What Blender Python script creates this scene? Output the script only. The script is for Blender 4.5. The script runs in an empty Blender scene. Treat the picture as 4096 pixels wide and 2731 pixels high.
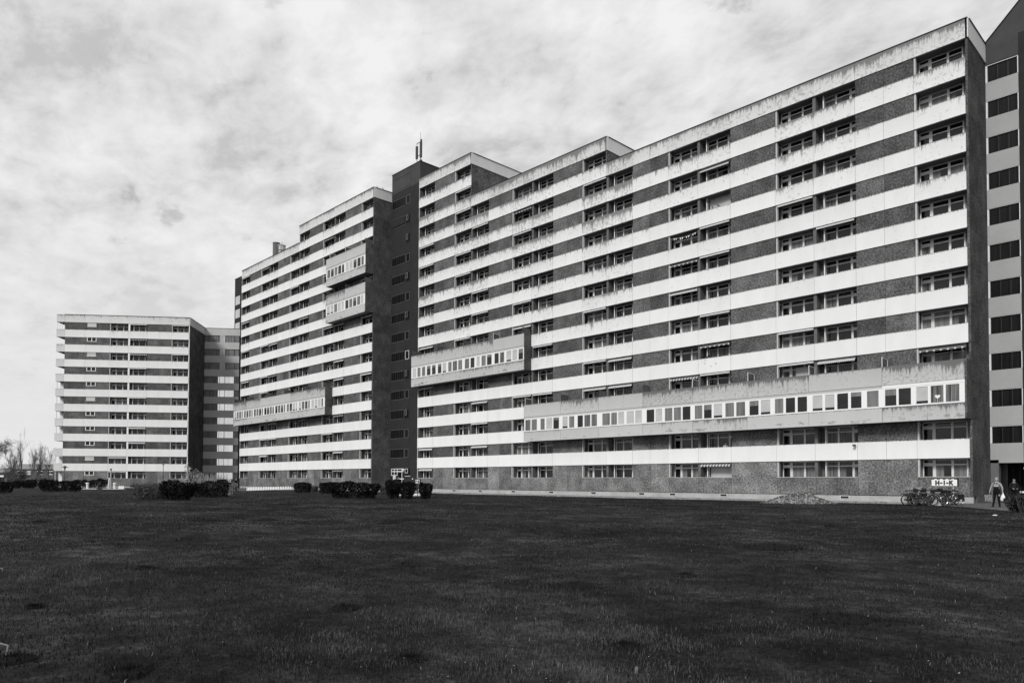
import bpy, bmesh, math, random
import numpy as np
from mathutils import Vector, Matrix
R = math.radians
PI = math.pi
rnd = random.Random(7)
scn = bpy.context.scene
C = scn.collection

# ------------------------------------------------------------------ camera
FPX, PPX, PPY = 2897.0, 2048.0, 1852.45            # focal length / principal point measured on the 4096 px photo
CAM = Vector((14.492, -59.073, 1.579))
_y, _p, _r = R(136.257), R(1.4955), R(0.2302)
FWD = Vector((math.cos(_y)*math.cos(_p), math.sin(_y)*math.cos(_p), math.sin(_p)))
_rt = Vector((math.sin(_y), -math.cos(_y), 0)); _up = _rt.cross(FWD)
RT = _rt*math.cos(_r) + _up*math.sin(_r); UP = -_rt*math.sin(_r) + _up*math.cos(_r)
cd = bpy.data.cameras.new('camera'); cam = bpy.data.objects.new('camera', cd); C.objects.link(cam)
cd.sensor_width = 36.0; cd.lens = FPX/4096*36.0; cd.shift_y = (PPY-1365.5)/4096
cd.clip_start = 0.1; cd.clip_end = 6000
m = Matrix((RT, UP, -FWD)).transposed().to_4x4(); m.translation = CAM
cam.matrix_world = m
scn.camera = cam
scn.view_settings.view_transform = 'Standard'; scn.view_settings.look = 'None'
scn.view_settings.exposure = 0.12; scn.view_settings.gamma = 1.0

# ------------------------------------------------------------------ sky + sun
SUN_AZ = math.atan2(-1.0, 0.22); SUN_EL = R(38)
sdir = Vector((math.cos(SUN_AZ)*math.cos(SUN_EL), math.sin(SUN_AZ)*math.cos(SUN_EL), math.sin(SUN_EL)))
sl = bpy.data.lights.new('sun', 'SUN'); sl.energy = 2.3; sl.angle = R(14); sl.color = (1, .995, .985)
so = bpy.data.objects.new('sun', sl); C.objects.link(so); so.location = (0, -40, 80)
so.rotation_euler = sdir.to_track_quat('Z', 'Y').to_euler()

def nd(nt, typ, loc=None, **kw):
    n = nt.nodes.new(typ)
    for k, v in kw.items():
        if k.startswith('i_'): n.inputs[k[2:].replace('_', ' ')].default_value = v
        else: setattr(n, k, v)
    return n
def lk(nt, a, b): nt.links.new(a, b)
def mth(nt, op, a, b=None, c=None, clamp=False):
    n = nt.nodes.new('ShaderNodeMath'); n.operation = op; n.use_clamp = clamp
    for i, v in enumerate((a, b, c)):
        if v is None: continue
        if isinstance(v, (int, float)): n.inputs[i].default_value = v
        else: nt.links.new(v, n.inputs[i])
    return n.outputs[0]
def ramp(nt, fac, stops):
    n = nt.nodes.new('ShaderNodeValToRGB')
    while len(n.color_ramp.elements) < len(stops): n.color_ramp.elements.new(.5)
    for e, (p, v) in zip(n.color_ramp.elements, stops):
        e.position = p; e.color = (v, v, v, 1)
    nt.links.new(fac, n.inputs[0]); return n.outputs[0]
def noise(nt, vec, scale, detail=4, rough=.55, dist=0.):
    n = nt.nodes.new('ShaderNodeTexNoise'); n.inputs['Scale'].default_value = scale
    n.inputs['Detail'].default_value = detail; n.inputs['Roughness'].default_value = rough
    n.inputs['Distortion'].default_value = dist
    if vec is not None: nt.links.new(vec, n.inputs['Vector'])
    return n.outputs['Fac']
def mapping(nt, vec, scale=(1, 1, 1), loc=(0, 0, 0), rot=(0, 0, 0)):
    n = nt.nodes.new('ShaderNodeMapping')
    n.inputs['Scale'].default_value = scale; n.inputs['Location'].default_value = loc; n.inputs['Rotation'].default_value = rot
    nt.links.new(vec, n.inputs['Vector']); return n.outputs[0]

w = bpy.data.worlds.new('World'); scn.world = w; w.use_nodes = True
nt = w.node_tree; nt.nodes.clear()
sky = nd(nt, 'ShaderNodeTexSky', sky_type='NISHITA', sun_disc=False)
sky.sun_elevation = SUN_EL; sky.sun_rotation = PI/2 - SUN_AZ
bw = nd(nt, 'ShaderNodeRGBToBW'); lk(nt, sky.outputs[0], bw.inputs[0])
tc = nd(nt, 'ShaderNodeTexCoord'); sp = nd(nt, 'ShaderNodeSeparateXYZ'); lk(nt, tc.outputs['Generated'], sp.inputs[0])
zz = mth(nt, 'ADD', mth(nt, 'MAXIMUM', sp.outputs[2], 0.0), 0.22)
cx = nd(nt, 'ShaderNodeCombineXYZ')
lk(nt, mth(nt, 'DIVIDE', sp.outputs[0], zz), cx.inputs[0]); lk(nt, mth(nt, 'DIVIDE', sp.outputs[1], zz), cx.inputs[1])
cv = mapping(nt, cx.outputs[0], scale=(1.0, 1.35, 1), rot=(0, 0, R(35)), loc=(3.1, 1.7, 0))
n1 = noise(nt, cv, 3.0, 6, .5, .25)
n2 = noise(nt, cv, 9.0, 6, .62, .2)
n3 = noise(nt, mapping(nt, cx.outputs[0], loc=(9, 4, 0)), 5.0, 3, .5)
mix = mth(nt, 'ADD', mth(nt, 'MULTIPLY', n1, .56), mth(nt, 'MULTIPLY', n2, .44))
cl = ramp(nt, mix, [(.0, .44), (.39, .55), (.45, .67), (.52, .77), (.62, .88)])
holes = ramp(nt, mth(nt, 'ADD', mth(nt, 'MULTIPLY', n3, .6), mth(nt, 'MULTIPLY', n2, .4)), [(0, .0), (.33, .0), (.40, 1.0), (1, 1)])
holes = mth(nt, 'ADD', mth(nt, 'MULTIPLY', holes, .30), .70)
cl2 = mth(nt, 'MULTIPLY', cl, holes)
# flat bright stratus towards the horizon
hz = ramp(nt, sp.outputs[2], [(0, 1), (.12, .8), (.36, 0)])
clm = nd(nt, 'ShaderNodeMix', data_type='FLOAT'); lk(nt, hz, clm.inputs[0]); lk(nt, cl2, clm.inputs[2]); clm.inputs[3].default_value = .76
cloud = mth(nt, 'MULTIPLY', clm.outputs[0], 9.8)
fin = nd(nt, 'ShaderNodeMix', data_type='FLOAT'); fin.inputs[0].default_value = .93
lk(nt, bw.outputs[0], fin.inputs[2]); lk(nt, cloud, fin.inputs[3])
bg = nd(nt, 'ShaderNodeBackground'); bg.inputs[1].default_value = .1; lk(nt, fin.outputs[0], bg.inputs[0])
ow = nd(nt, 'ShaderNodeOutputWorld'); lk(nt, bg.outputs[0], ow.inputs[0])

# ------------------------------------------------------------------ ground height and pixel -> place helpers
def sst(a, b, x):
    t = np.clip((x-a)/(b-a), 0, 1); return t*t*(3-2*t)
def H(x, y):
    d = np.hypot(x-CAM.x, y-CAM.y)
    flat = 1-sst(38, 44, d)*.85
    return (.20*sst(14, 42, d) + .06*sst(60, 140, d)
            + flat*(.022*np.sin(x*.55+1.3)*np.sin(y*.47+.4) + .016*np.sin(x*1.31+y*.9) + .012*np.sin(y*1.7-x*.6+2)))
def ray(px, py):
    return FWD + RT*((px-PPX)/FPX) - UP*((py-PPY)/FPX)
def at(px, py, up=0.0):
    """ground point seen at a photo pixel"""
    d = ray(px, py); z = .2
    for _ in range(30):
        t = (z-CAM.z)/d.z; P = CAM + d*t; z = float(H(P.x, P.y))+up
    return P
def depth(P): return (Vector(P)-CAM).dot(FWD)
def at_depth(px, dep):
    """ground point in the direction of pixel column px at a given distance"""
    d = ray(px, 1930); P = CAM + d*(dep/d.dot(FWD)); P.z = float(H(P.x, P.y)); return P

# ------------------------------------------------------------------ materials (all neutral: the photograph is black and white)
M = {}
def mat(name, v=.5, rough=.85, spec=.3, f=None, metal=0.):
    m = bpy.data.materials.new(name); m.use_nodes = True; nt = m.node_tree
    b = nt.nodes['Principled BSDF']; b.inputs['Roughness'].default_value = rough
    b.inputs['Base Color'].default_value = (v, v, v, 1); b.inputs['Specular IOR Level'].default_value = spec
    b.inputs['Metallic'].default_value = metal
    if f: f(nt, b)
    M[name] = m; return m
def objc(nt): return nd(nt, 'ShaderNodeTexCoord').outputs['Object']
def bump(nt, b, h, s=.3, d=.02):
    n = nd(nt, 'ShaderNodeBump'); n.inputs['Strength'].default_value = s; n.inputs['Distance'].default_value = d
    lk(nt, h, n.inputs['Height']); lk(nt, n.outputs[0], b.inputs['Normal'])
def concrete(lo, hi, sc=1.2):
    def f(nt, b):
        o = objc(nt); n = noise(nt, o, sc, 6, .6); n2 = noise(nt, o, sc*14, 3, .6)
        v = mth(nt, 'ADD', mth(nt, 'MULTIPLY', n, .7), mth(nt, 'MULTIPLY', n2, .3))
        lk(nt, ramp(nt, v, [(.3, lo), (.7, hi)]), b.inputs['Base Color']); bump(nt, b, n2, .15, .01)
    return f
def painted(v0, lo):
    """painted panels: rain streaks and flaking that start at the upper edge; amount comes from the panel ('st'), height in the panel from 'tv'"""
    def f(nt, b):
        o = objc(nt)
        st = nd(nt, 'ShaderNodeAttribute', attribute_name='st').outputs['Fac']
        tv = nd(nt, 'ShaderNodeAttribute', attribute_name='tv').outputs['Fac']
        s1 = noise(nt, mapping(nt, o, (5.5, 5.5, .42)), 1., 5, .62)
        s2 = noise(nt, mapping(nt, o, (13, 13, 1.3)), 1., 4, .65)
        big = noise(nt, mapping(nt, o, (.5, .5, .5)), 1., 3, .5)
        blot = noise(nt, o, 4.2, 5, .7)
        lng = noise(nt, mapping(nt, o, (1.3, 1.3, .1)), 1., 5, .65)
        top = mth(nt, 'POWER', tv, mth(nt, 'ADD', .35, mth(nt, 'MULTIPLY', mth(nt, 'SUBTRACT', .78, lng, clamp=True), 11.)))
        a = mth(nt, 'ADD', mth(nt, 'MULTIPLY', s1, .55), mth(nt, 'MULTIPLY', s2, .45))
        a = mth(nt, 'ADD', a, mth(nt, 'MULTIPLY', mth(nt, 'SUBTRACT', big, .5), .25))
        thr = mth(nt, 'SUBTRACT', .74, mth(nt, 'MULTIPLY', st, mth(nt, 'ADD', .12, mth(nt, 'MULTIPLY', top, .25))))
        d = mth(nt, 'MULTIPLY', mth(nt, 'SUBTRACT', a, thr), 9., clamp=True)
        # broken dark rim along the upper edge
        rim = mth(nt, 'MULTIPLY', mth(nt, 'GREATER_THAN', tv, .955), mth(nt, 'MULTIPLY', mth(nt, 'SUBTRACT', mth(nt, 'ADD', s2, mth(nt, 'MULTIPLY', st, .25)), .5), 6., clamp=True))
        bl = mth(nt, 'MULTIPLY', mth(nt, 'SUBTRACT', mth(nt, 'ADD', blot, mth(nt, 'MULTIPLY', st, .13)), .69), 10., clamp=True)
        dd = mth(nt, 'MAXIMUM', mth(nt, 'MULTIPLY', d, .85), mth(nt, 'MAXIMUM', mth(nt, 'MULTIPLY', rim, .8), mth(nt, 'MULTIPLY', bl, .45)), clamp=True)
        pv = nd(nt, 'ShaderNodeAttribute', attribute_name='pv').outputs['Fac']
        base = mth(nt, 'MULTIPLY', ramp(nt, noise(nt, mapping(nt, o, (1, 1, .35)), .9, 4, .55), [(.3, v0*.93), (.7, v0)]), pv)
        grime = mth(nt, 'SUBTRACT', 1., mth(nt, 'MULTIPLY', mth(nt, 'MULTIPLY', st, tv), .14))
        base = mth(nt, 'MULTIPLY', base, grime)
        mx = nd(nt, 'ShaderNodeMix', data_type='FLOAT'); lk(nt, dd, mx.inputs[0]); lk(nt, base, mx.inputs[2]); mx.inputs[3].default_value = lo
        lk(nt, mx.outputs[0], b.inputs['Base Color']); bump(nt, b, blot, .05, .01)
    return f
def pebble(lo, hi):
    """exposed aggregate"""
    def f(nt, b):
        o = objc(nt); a = noise(nt, o, 6.5, 5, .85); c = noise(nt, o, 30, 2, .6); g = noise(nt, o, .7, 4, .6)
        mm = nd(nt, 'ShaderNodeMath', operation='MULTIPLY')
        v = mth(nt, 'ADD', mth(nt, 'MULTIPLY', a, .6), mth(nt, 'ADD', mth(nt, 'MULTIPLY', c, .25), mth(nt, 'MULTIPLY', g, .2)))
        lk(nt, ramp(nt, v, [(.41, lo), (.51, (lo+hi)*.36), (.59, hi)]), mm.inputs[0]); lk(nt, nd(nt, 'ShaderNodeAttribute', attribute_name='pv').outputs['Fac'], mm.inputs[1]); lk(nt, mm.outputs[0], b.inputs['Base Color']); bump(nt, b, a, .5, .03)
    return f
mat('paint', .8, .8, .25, painted(.84, .13))
mat('bay_concrete', .5, .85, .25, painted(.56, .10))
def footf(nt, b):
    painted(.56, .10)(nt, b)
    src = b.inputs['Base Color'].links[0].from_socket; o = objc(nt); tv = nd(nt, 'ShaderNodeAttribute', attribute_name='tv').outputs['Fac']
    e = mth(nt, 'ADD', noise(nt, mapping(nt, o, (1.1, 1.1, 1.6)), 1., 6, .7), mth(nt, 'MULTIPLY', mth(nt, 'ABSOLUTE', mth(nt, 'SUBTRACT', tv, .2)), -.42))
    k = mth(nt, 'MULTIPLY', mth(nt, 'SUBTRACT', e, .50), 7., clamp=True)
    lk(nt, mth(nt, 'MULTIPLY', src, mth(nt, 'SUBTRACT', 1., mth(nt, 'MULTIPLY', k, .6))), b.inputs['Base Color'])
mat('bay_foot', .5, .85, .25, footf)
mat('pebble', .1, .95, .15, pebble(.020, .20))
mat('pebble_base', .16, .95, .15, pebble(.032, .32))
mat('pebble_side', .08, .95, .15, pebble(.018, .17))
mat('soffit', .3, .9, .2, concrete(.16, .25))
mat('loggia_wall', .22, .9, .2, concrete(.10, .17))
mat('plinth', .45, .9, .2, concrete(.30, .48, .8))
mat('cap', .03, .6, .3)
mat('joint', .03, .9, .1)
mat('grey_band', .4, .8, .25, concrete(.33, .41, .4)); mat('wing_band', .5, .8, .25, concrete(.44, .54, .4))
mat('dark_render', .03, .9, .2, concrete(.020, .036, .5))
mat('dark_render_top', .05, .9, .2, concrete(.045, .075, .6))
mat('grey_paint', .2, .8, .25, concrete(.24, .30, .4))
mat('frame', .72, .5, .35); mat('white_frame', .82, .45, .35); mat('dark_frame', .06, .5, .35)
mat('frame_dull', .14); mat('render_trim', .13); mat('soil_dark', .012, .95, .05)
mat('side_post', .5, .8, .25, concrete(.42, .55, 1.5))
def glassy(v0, v1, folds=0.):
    def f(nt, b):
        o = objc(nt)
        if folds:
            n = noise(nt, mapping(nt, o, (folds, folds, .3)), 1., 3, .6)
        else: n = noise(nt, mapping(nt, o, (.8, .8, .8)), 1., 3, .6)
        lk(nt, ramp(nt, n, [(.35, v0), (.65, v1)]), b.inputs['Base Color'])
        b.inputs['Coat Weight'].default_value = .18; b.inputs['Coat Roughness'].default_value = .03
    return f
mat('glass', .02, .05, .35, glassy(.004, .016))
mat('curtain', .2, .7, .2, glassy(.03, .22, 14))
mat('net', .3, .7, .3, glassy(.12, .22, 9))
mat('blind', .5, .7, .3, glassy(.44, .52))
mat('stair_glass', .1, .3, .5, glassy(.06, .16, 3))
mat('fabric_light', .6, .8, .2); mat('fabric_dark', .12, .8, .2)
mat('screen', .2, .15, .6, glassy(.10, .14))
mat('metal_light', .5, .4, .5); mat('metal_dark', .035, .45, .5); mat('chrome', .5, .25, .5, metal=.7); mat('steel_dull', .12, .4, .5, metal=.3)
mat('rubber', .018, .8, .2); mat('black', .012, .7, .3); mat('white', .8, .7, .3)
mat('asphalt', .1, .9, .2, concrete(.07, .13, 1.5)); mat('slab_pale', .5, .9, .2, concrete(.45, .62, 3))
def litcurt(nt, b):
    o = objc(nt); s = nd(nt, 'ShaderNodeSeparateXYZ'); lk(nt, o, s.inputs[0])
    fr = mth(nt, 'FRACT', mth(nt, 'MULTIPLY', s.outputs[0], 3.1))
    ln = mth(nt, 'GREATER_THAN', fr, .10)
    v = mth(nt, 'MULTIPLY', ramp(nt, noise(nt, mapping(nt, o, (1.6, 1, .2)), 1., 3), [(.3, .66), (.65, .84)]), mth(nt, 'ADD', mth(nt, 'MULTIPLY', ln, .55), .45))
    lk(nt, v, b.inputs['Base Color'])
    em = nd(nt, 'ShaderNodeMath'); lk(nt, v, b.inputs['Emission Color']); b.inputs['Emission Strength'].default_value = .55
mat('lit_glass', .7, .4, .3, litcurt)
def ribbed(lo, hi, k):
    def f(nt, b):
        o = objc(nt); s = nd(nt, 'ShaderNodeSeparateXYZ'); lk(nt, o, s.inputs[0])
        ln = mth(nt, 'GREATER_THAN', mth(nt, 'FRACT', mth(nt, 'MULTIPLY', s.outputs[0], k)), .16)
        v = mth(nt, 'MULTIPLY', ramp(nt, noise(nt, mapping(nt, o, (2., 1, .3)), 1., 3), [(.3, lo), (.65, hi)]), mth(nt, 'ADD', mth(nt, 'MULTIPLY', ln, .6), .4))
        lk(nt, v, b.inputs['Base Color'])
    return f
mat('ribbed_glass', .2, .35, .5, ribbed(.10, .24, 3.1)); mat('ribbed_dark', .03, .45, .12, ribbed(.004, .012, 1.6))
def soilf(nt, b):
    o = objc(nt); n = noise(nt, o, 1.3, 7, .65); n2 = noise(nt, o, 14, 3, .7)
    v = mth(nt, 'ADD', mth(nt, 'MULTIPLY', n, .6), mth(nt, 'MULTIPLY', n2, .4))
    lk(nt, ramp(nt, v, [(.36, .10), (.5, .26), (.62, .46)]), b.inputs['Base Color']); bump(nt, b, n2, .6, .05)
mat('gravel_soil', .2, .95, .1, soilf)
def grassf(nt, b):
    o = objc(nt)
    a = noise(nt, o, .30, 5, .6); c = noise(nt, o, 1.5, 7, .72); d = noise(nt, o, 14, 4, .7)
    v = mth(nt, 'ADD', mth(nt, 'MULTIPLY', a, .38), mth(nt, 'ADD', mth(nt, 'MULTIPLY', c, .40), mth(nt, 'MULTIPLY', d, .22)))
    lk(nt, ramp(nt, v, [(.40, .002), (.46, .007), (.53, .024), (.60, .066)]), b.inputs['Base Color']); bump(nt, b, c, .5, .08)
mat('lawn', .03, .95, .1, grassf)
def bladef(nt, b):
    gv = nd(nt, 'ShaderNodeAttribute', attribute_name='gv').outputs['Fac']
    lk(nt, ramp(nt, gv, [(0, .002), (.30, .005), (.60, .021), (.93, .085), (1, .20)]), b.inputs['Base Color'])
mat('blades', .05, .75, .2, bladef)
def leaff(lo, hi):
    def f(nt, b):
        o = objc(nt)
        gi = nd(nt, 'ShaderNodeNewGeometry').outputs['Random Per Island']
        lk(nt, ramp(nt, mth(nt, 'ADD', mth(nt, 'MULTIPLY', gi, .65), mth(nt, 'MULTIPLY', noise(nt, o, 1.2, 3), .35)), [(.1, lo), (.65, (lo+hi)/2), (.95, hi)]), b.inputs['Base Color'])
    return f
mat('leaf', .03, .95, .04, leaff(.002, .020)); mat('leaf_pale', .1, .85, .15, leaff(.02, .16)); mat('blossom', .4, .85, .15, leaff(.2, .5))
mat('twig', .06, .9, .1, concrete(.04, .09, 5)); mat('bark', .07, .9, .1, concrete(.05, .11, 5)); mat('bark_far', .14, .9, .1, concrete(.10, .17, 5))
mat('brick_far', .1, .9, .1, concrete(.08, .13, 2)); mat('tile_far', .2, .9, .1, concrete(.18, .26, 2))
mat('skin', .32, .6, .3); mat('hair_grey', .4, .8, .3); mat('hair_dark', .02, .8, .3)
mat('cloth_black', .010, .9, .1); mat('cloth_grey', .30, .9, .1); mat('cloth_dark', .025, .9, .1); mat('cloth_white', .6, .9, .1)
def jacketf(nt, b):
    o = objc(nt); s = nd(nt, 'ShaderNodeSeparateXYZ'); lk(nt, o, s.inputs[0]); z = s.outputs[2]
    def ab(t): return mth(nt, 'GREATER_THAN', z, t)
    v = mth(nt, 'MULTIPLY', ab(1.33), .28)
    for a, c in ((1.245, 1.268), (1.292, 1.318)):
        v = mth(nt, 'ADD', v, mth(nt, 'MULTIPLY', mth(nt, 'SUBTRACT', ab(a), ab(c)), .7))
    lk(nt, mth(nt, 'ADD', v, .010), b.inputs['Base Color'])
mat('jacket', .1, .9, .1, jacketf)
def bagf(nt, b): lk(nt, ramp(nt, noise(nt, objc(nt), 22, 3, .7), [(.42, .02), (.5, .16), (.6, .45)]), b.inputs['Base Color'])
mat('bag_pattern', .2, .8, .2, bagf)

# ------------------------------------------------------------------ mesh builder
class MB:
    def __init__(s): s.v = []; s.f = []; s.mi = []; s.mats = []; s.a = {}
    def mid(s, name):
        if name not in s.mats: s.mats.append(name)
        return s.mats.index(name)
    def add(s, vs, fs, m, **attr):
        n = len(s.v); s.v += [tuple(v) for v in vs]; i = s.mid(m)
        for f in fs: s.f.append(tuple(n+k for k in f)); s.mi.append(i)
        for k, val in attr.items():
            L = s.a.setdefault(k, []); L += [0.]*(n-len(L))
            L += list(val) if hasattr(val, '__len__') else [val]*len(vs)
        return s
    def box(s, x0, x1, y0, y1, z0, z1, m, st=None, pv=1.):
        vs = [(x, y, z) for z in (z0, z1) for y in (y0, y1) for x in (x0, x1)]
        fs = [(0, 2, 3, 1), (4, 5, 7, 6), (0, 1, 5, 4), (2, 6, 7, 3), (0, 4, 6, 2), (1, 3, 7, 5)]
        if st is None: return s.add(vs, fs, m)
        return s.add(vs, fs, m, st=st, tv=[0]*4+[1]*4, pv=pv)
    def prism(s, pts, y0, y1, m, ax='y'):
        n = len(pts)
        if ax == 'y': vs = [(x, y0, z) for x, z in pts]+[(x, y1, z) for x, z in pts]
        elif ax == 'x': vs = [(y0, x, z) for x, z in pts]+[(y1, x, z) for x, z in pts]
        else: vs = [(x, z, y0) for x, z in pts]+[(x, z, y1) for x, z in pts]
        fs = [tuple(range(n)), tuple(range(2*n-1, n-1, -1))]+[(i, n+i, n+(i+1) % n, (i+1) % n) for i in range(n)]
        return s.add(vs, fs, m)
    def tube(s, pts, rad, m, n=6, caps=True):
        pts = [Vector(p) for p in pts]; rs = rad if hasattr(rad, '__len__') else [rad]*len(pts)
        vs = []; fs = []
        for i, p in enumerate(pts):
            d = (pts[min(i+1, len(pts)-1)]-pts[max(i-1, 0)])
            if d.length < 1e-6: d = Vector((0, 0, 1))
            d.normalize()
            a = d.cross(Vector((0, 0, 1)) if abs(d.z) < .9 else Vector((1, 0, 0))).normalized(); b = d.cross(a)
            for k in range(n):
                t = 2*PI*k/n; vs.append(p+(a*math.cos(t)+b*math.sin(t))*rs[i])
        for i in range(len(pts)-1):
            for k in range(n): fs.append((i*n+k, i*n+(k+1) % n, (i+1)*n+(k+1) % n, (i+1)*n+k))
        if caps: fs.append(tuple(range(n-1, -1, -1))); fs.append(tuple((len(pts)-1)*n+k for k in range(n)))
        return s.add(vs, fs, m)
    def lathe(s, prof, m, n=12, c=(0, 0, 0)):
        vs = []; fs = []
        for r, z in prof:
            for k in range(n): t = 2*PI*k/n; vs.append((c[0]+r*math.cos(t), c[1]+r*math.sin(t), c[2]+z))
        for i in range(len(prof)-1):
            for k in range(n): fs.append((i*n+k, i*n+(k+1) % n, (i+1)*n+(k+1) % n, (i+1)*n+k))
        fs.append(tuple(range(n-1, -1, -1))); fs.append(tuple((len(prof)-1)*n+k for k in range(n)))
        return s.add(vs, fs, m)
    def ring(s, c, r, tr, m, n=24, k=5):
        vs = []; fs = []
        for i in range(n):
            a = 2*PI*i/n
            for j in range(k):
                b = 2*PI*j/k; q = r+tr*math.cos(b)
                vs.append((c[0]+q*math.cos(a), c[1]+tr*math.sin(b), c[2]+q*math.sin(a)))
        for i in range(n):
            for j in range(k): fs.append((i*k+j, i*k+(j+1) % k, ((i+1) % n)*k+(j+1) % k, ((i+1) % n)*k+j))
        return s.add(vs, fs, m)
    def mesh(s, name):
        me = bpy.data.meshes.new(name); me.from_pydata(s.v, [], s.f)
        for n in s.mats: me.materials.append(M[n])
        me.polygons.foreach_set('material_index', s.mi)
        for k, L in s.a.items():
            L += [0.]*(len(s.v)-len(L)); a = me.attributes.new(k, 'FLOAT', 'POINT'); a.data.foreach_set('value', L)
        me.update(); return me
    def build(s, name, parent=None, loc=None, smooth=False):
        if not s.f: return None
        me = s.mesh(name)
        if smooth: me.polygons.foreach_set('use_smooth', [True]*len(me.polygons))
        return link(name, me, parent, loc)
def link(name, me, parent=None, loc=None, rz=0.):
    o = bpy.data.objects.new(name, me); C.objects.link(o)
    if parent: o.parent = parent
    if loc is not None: o.location = loc
    if rz: o.rotation_euler.z = rz
    return o
def tag(o, label=None, cat=None, group=None, kind=None):
    if label: o['label'] = label
    if cat: o['category'] = cat
    if group: o['group'] = group
    if kind: o['kind'] = kind
    return o
def thing(name, loc, rz, label, cat, group=None):
    o = link(name, None, None, loc, rz); return tag(o, label, cat, group)
def copy_tree(o, parent=None):
    c = o.copy(); C.objects.link(c)
    if parent: c.parent = parent
    for ch in [x for x in C.objects if x.parent == o]: copy_tree(ch, c)
    return c

# ------------------------------------------------------------------ building kit
def Z(k): return 3.45+2.75*(k-1)
BH = 1.38      # parapet band height
LD = 0.95      # loggia depth
def rs(a, b): return rnd.uniform(a, b)

def pane_mat(r, ground=False):
    u = r.random()
    if u < .56: return 'glass'
    if u < .78: return 'curtain'
    if u < .92: return 'net'
    return 'blind' if u > .975 else 'glass'
def make_unit(kind, seed, W=3.35, fr='frame'):
    """glazing of one loggia; local x along the wall, z up from the loggia floor (opening height 2.55)"""
    r = random.Random(seed); g = MB(); f = MB(); T = 2.55
    if kind == 'L': xs = [(.10, .70, 'door'), (.92, 1.95, 'win'), (2.11, W-.40, 'win')]
    elif kind == 'R': xs = [(.55, 1.42, 'win'), (1.55, W-.75, 'win'), (W-.58, W-.12, 'door')]
    else: xs = [(.75, 1.35, 'win'), (1.47, W-.65, 'win'), (W-.5, W-.1, 'door')]
    m = pane_mat(r)
    f.box(.0, W, -.04, .05, T-.06, T, fr)
    if xs[0][0] > .3: f.box(0, xs[0][0]-.08, -.04, .05, 0, T-.06, 'loggia_wall')
    if kind == 'L': f.box(W-.32, W, -.03, .05, 0, T-.06, 'soffit')
    px = max(0, xs[0][0]-.08)
    for i, (a, b, t) in enumerate(xs):
        if r.random() < .35: m = pane_mat(r)
        nx = xs[i+1][0] if i < 2 else b+.10
        f.box(px, a, -.06, .06, 0, T-.06, fr)
        px = b
        tz = T-.46; lz = T-.40
        if t == 'door':
            tz = T-.52; lz = T-.30
        tz2 = T-.10
        z0 = .25 if t == 'door' else .55
        f.box(a, b, -.03, .05, 0, z0, fr if t == 'door' else 'soffit')
        g.box(a, b, .015, .03, z0, tz-.02, m)
        f.box(a, b, -.05, .05, tz-.02, lz, fr)
        g.box(a, b, .015, .03, lz, tz2, 'glass' if r.random() < .75 else m)
        f.box(a, b, -.05, .05, tz2, T-.06, fr)
        if m in ('curtain', 'net') and r.random() < .5 and t == 'win':      # curtain drawn to one side only
            g.box(a+.5*(b-a), b, .008, .013, z0, tz-.02, 'glass')
    f.box(px, min(px+.10, W), -.06, .06, 0, T-.06, fr)
    return g.mesh('window'), f.mesh('frame')
UNITS = {k: [make_unit(k, 31*i+ord(k)) for i in range(9)] for k in 'LRE'}

def side_pane(seed):
    """small window in the return wall of a loggia, with its pale infill panel (local y = depth)"""
    f = MB(); r = random.Random(seed)
    f.box(0, .03, .22, LD-.06, .05, 2.45, 'side_post')
    f.box(.03, .04, .30, LD-.14, 1.35, 2.30, 'glass' if r.random() < .7 else 'net')
    return f.mesh('side_window')
SIDE = [side_pane(i) for i in range(3)]

def awning_mesh(kind, W, seed=0):
    b = MB(); r = random.Random(seed)
    if kind == 'roll':
        b.tube([(.08, .0, 0), (W-.08, .0, 0)], .055, 'fabric_light', 8)
        b.box(.08, W-.08, -.06, .07, -.085, -.05, 'white_frame')
    else:
        n = int(W/.16); w_ = (W-.2)/n; dep = .42 if kind == 'out' else .25
        for i in range(n):
            x0 = .1+i*w_; x1 = x0+w_
            m = 'fabric_light' if (i % 2 == 0 or kind == 'scallop') else 'fabric_dark'
            if kind == 'dark': m = 'fabric_dark' if i % 3 else 'fabric_light'
            yb = .25; yf = .25-dep-.02
            b.add([(x0, yb, .02), (x1, yb, .02), (x1, yf, -.14), (x0, yf, -.14)], [(0, 1, 2, 3)], m if kind == 'stripe' else ('fabric_light' if kind != 'dark' else 'fabric_dark'))
            b.add([(x0, yf, -.14), (x1, yf, -.14), (x1, yf, -.23), ((x0+x1)/2, yf, -.29), (x0, yf, -.23)], [(0, 1, 2, 3, 4)], m)
        b.tube([(.1, .25, .03), (W-.1, .25, .03)], .045, 'metal_light', 6)
        b.tube([(.1, .25-dep-.02, -.15), (W-.1, .25-dep-.02, -.15)], .015, 'metal_light', 5)
    return b.mesh('awning')
AWN = {}

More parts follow.
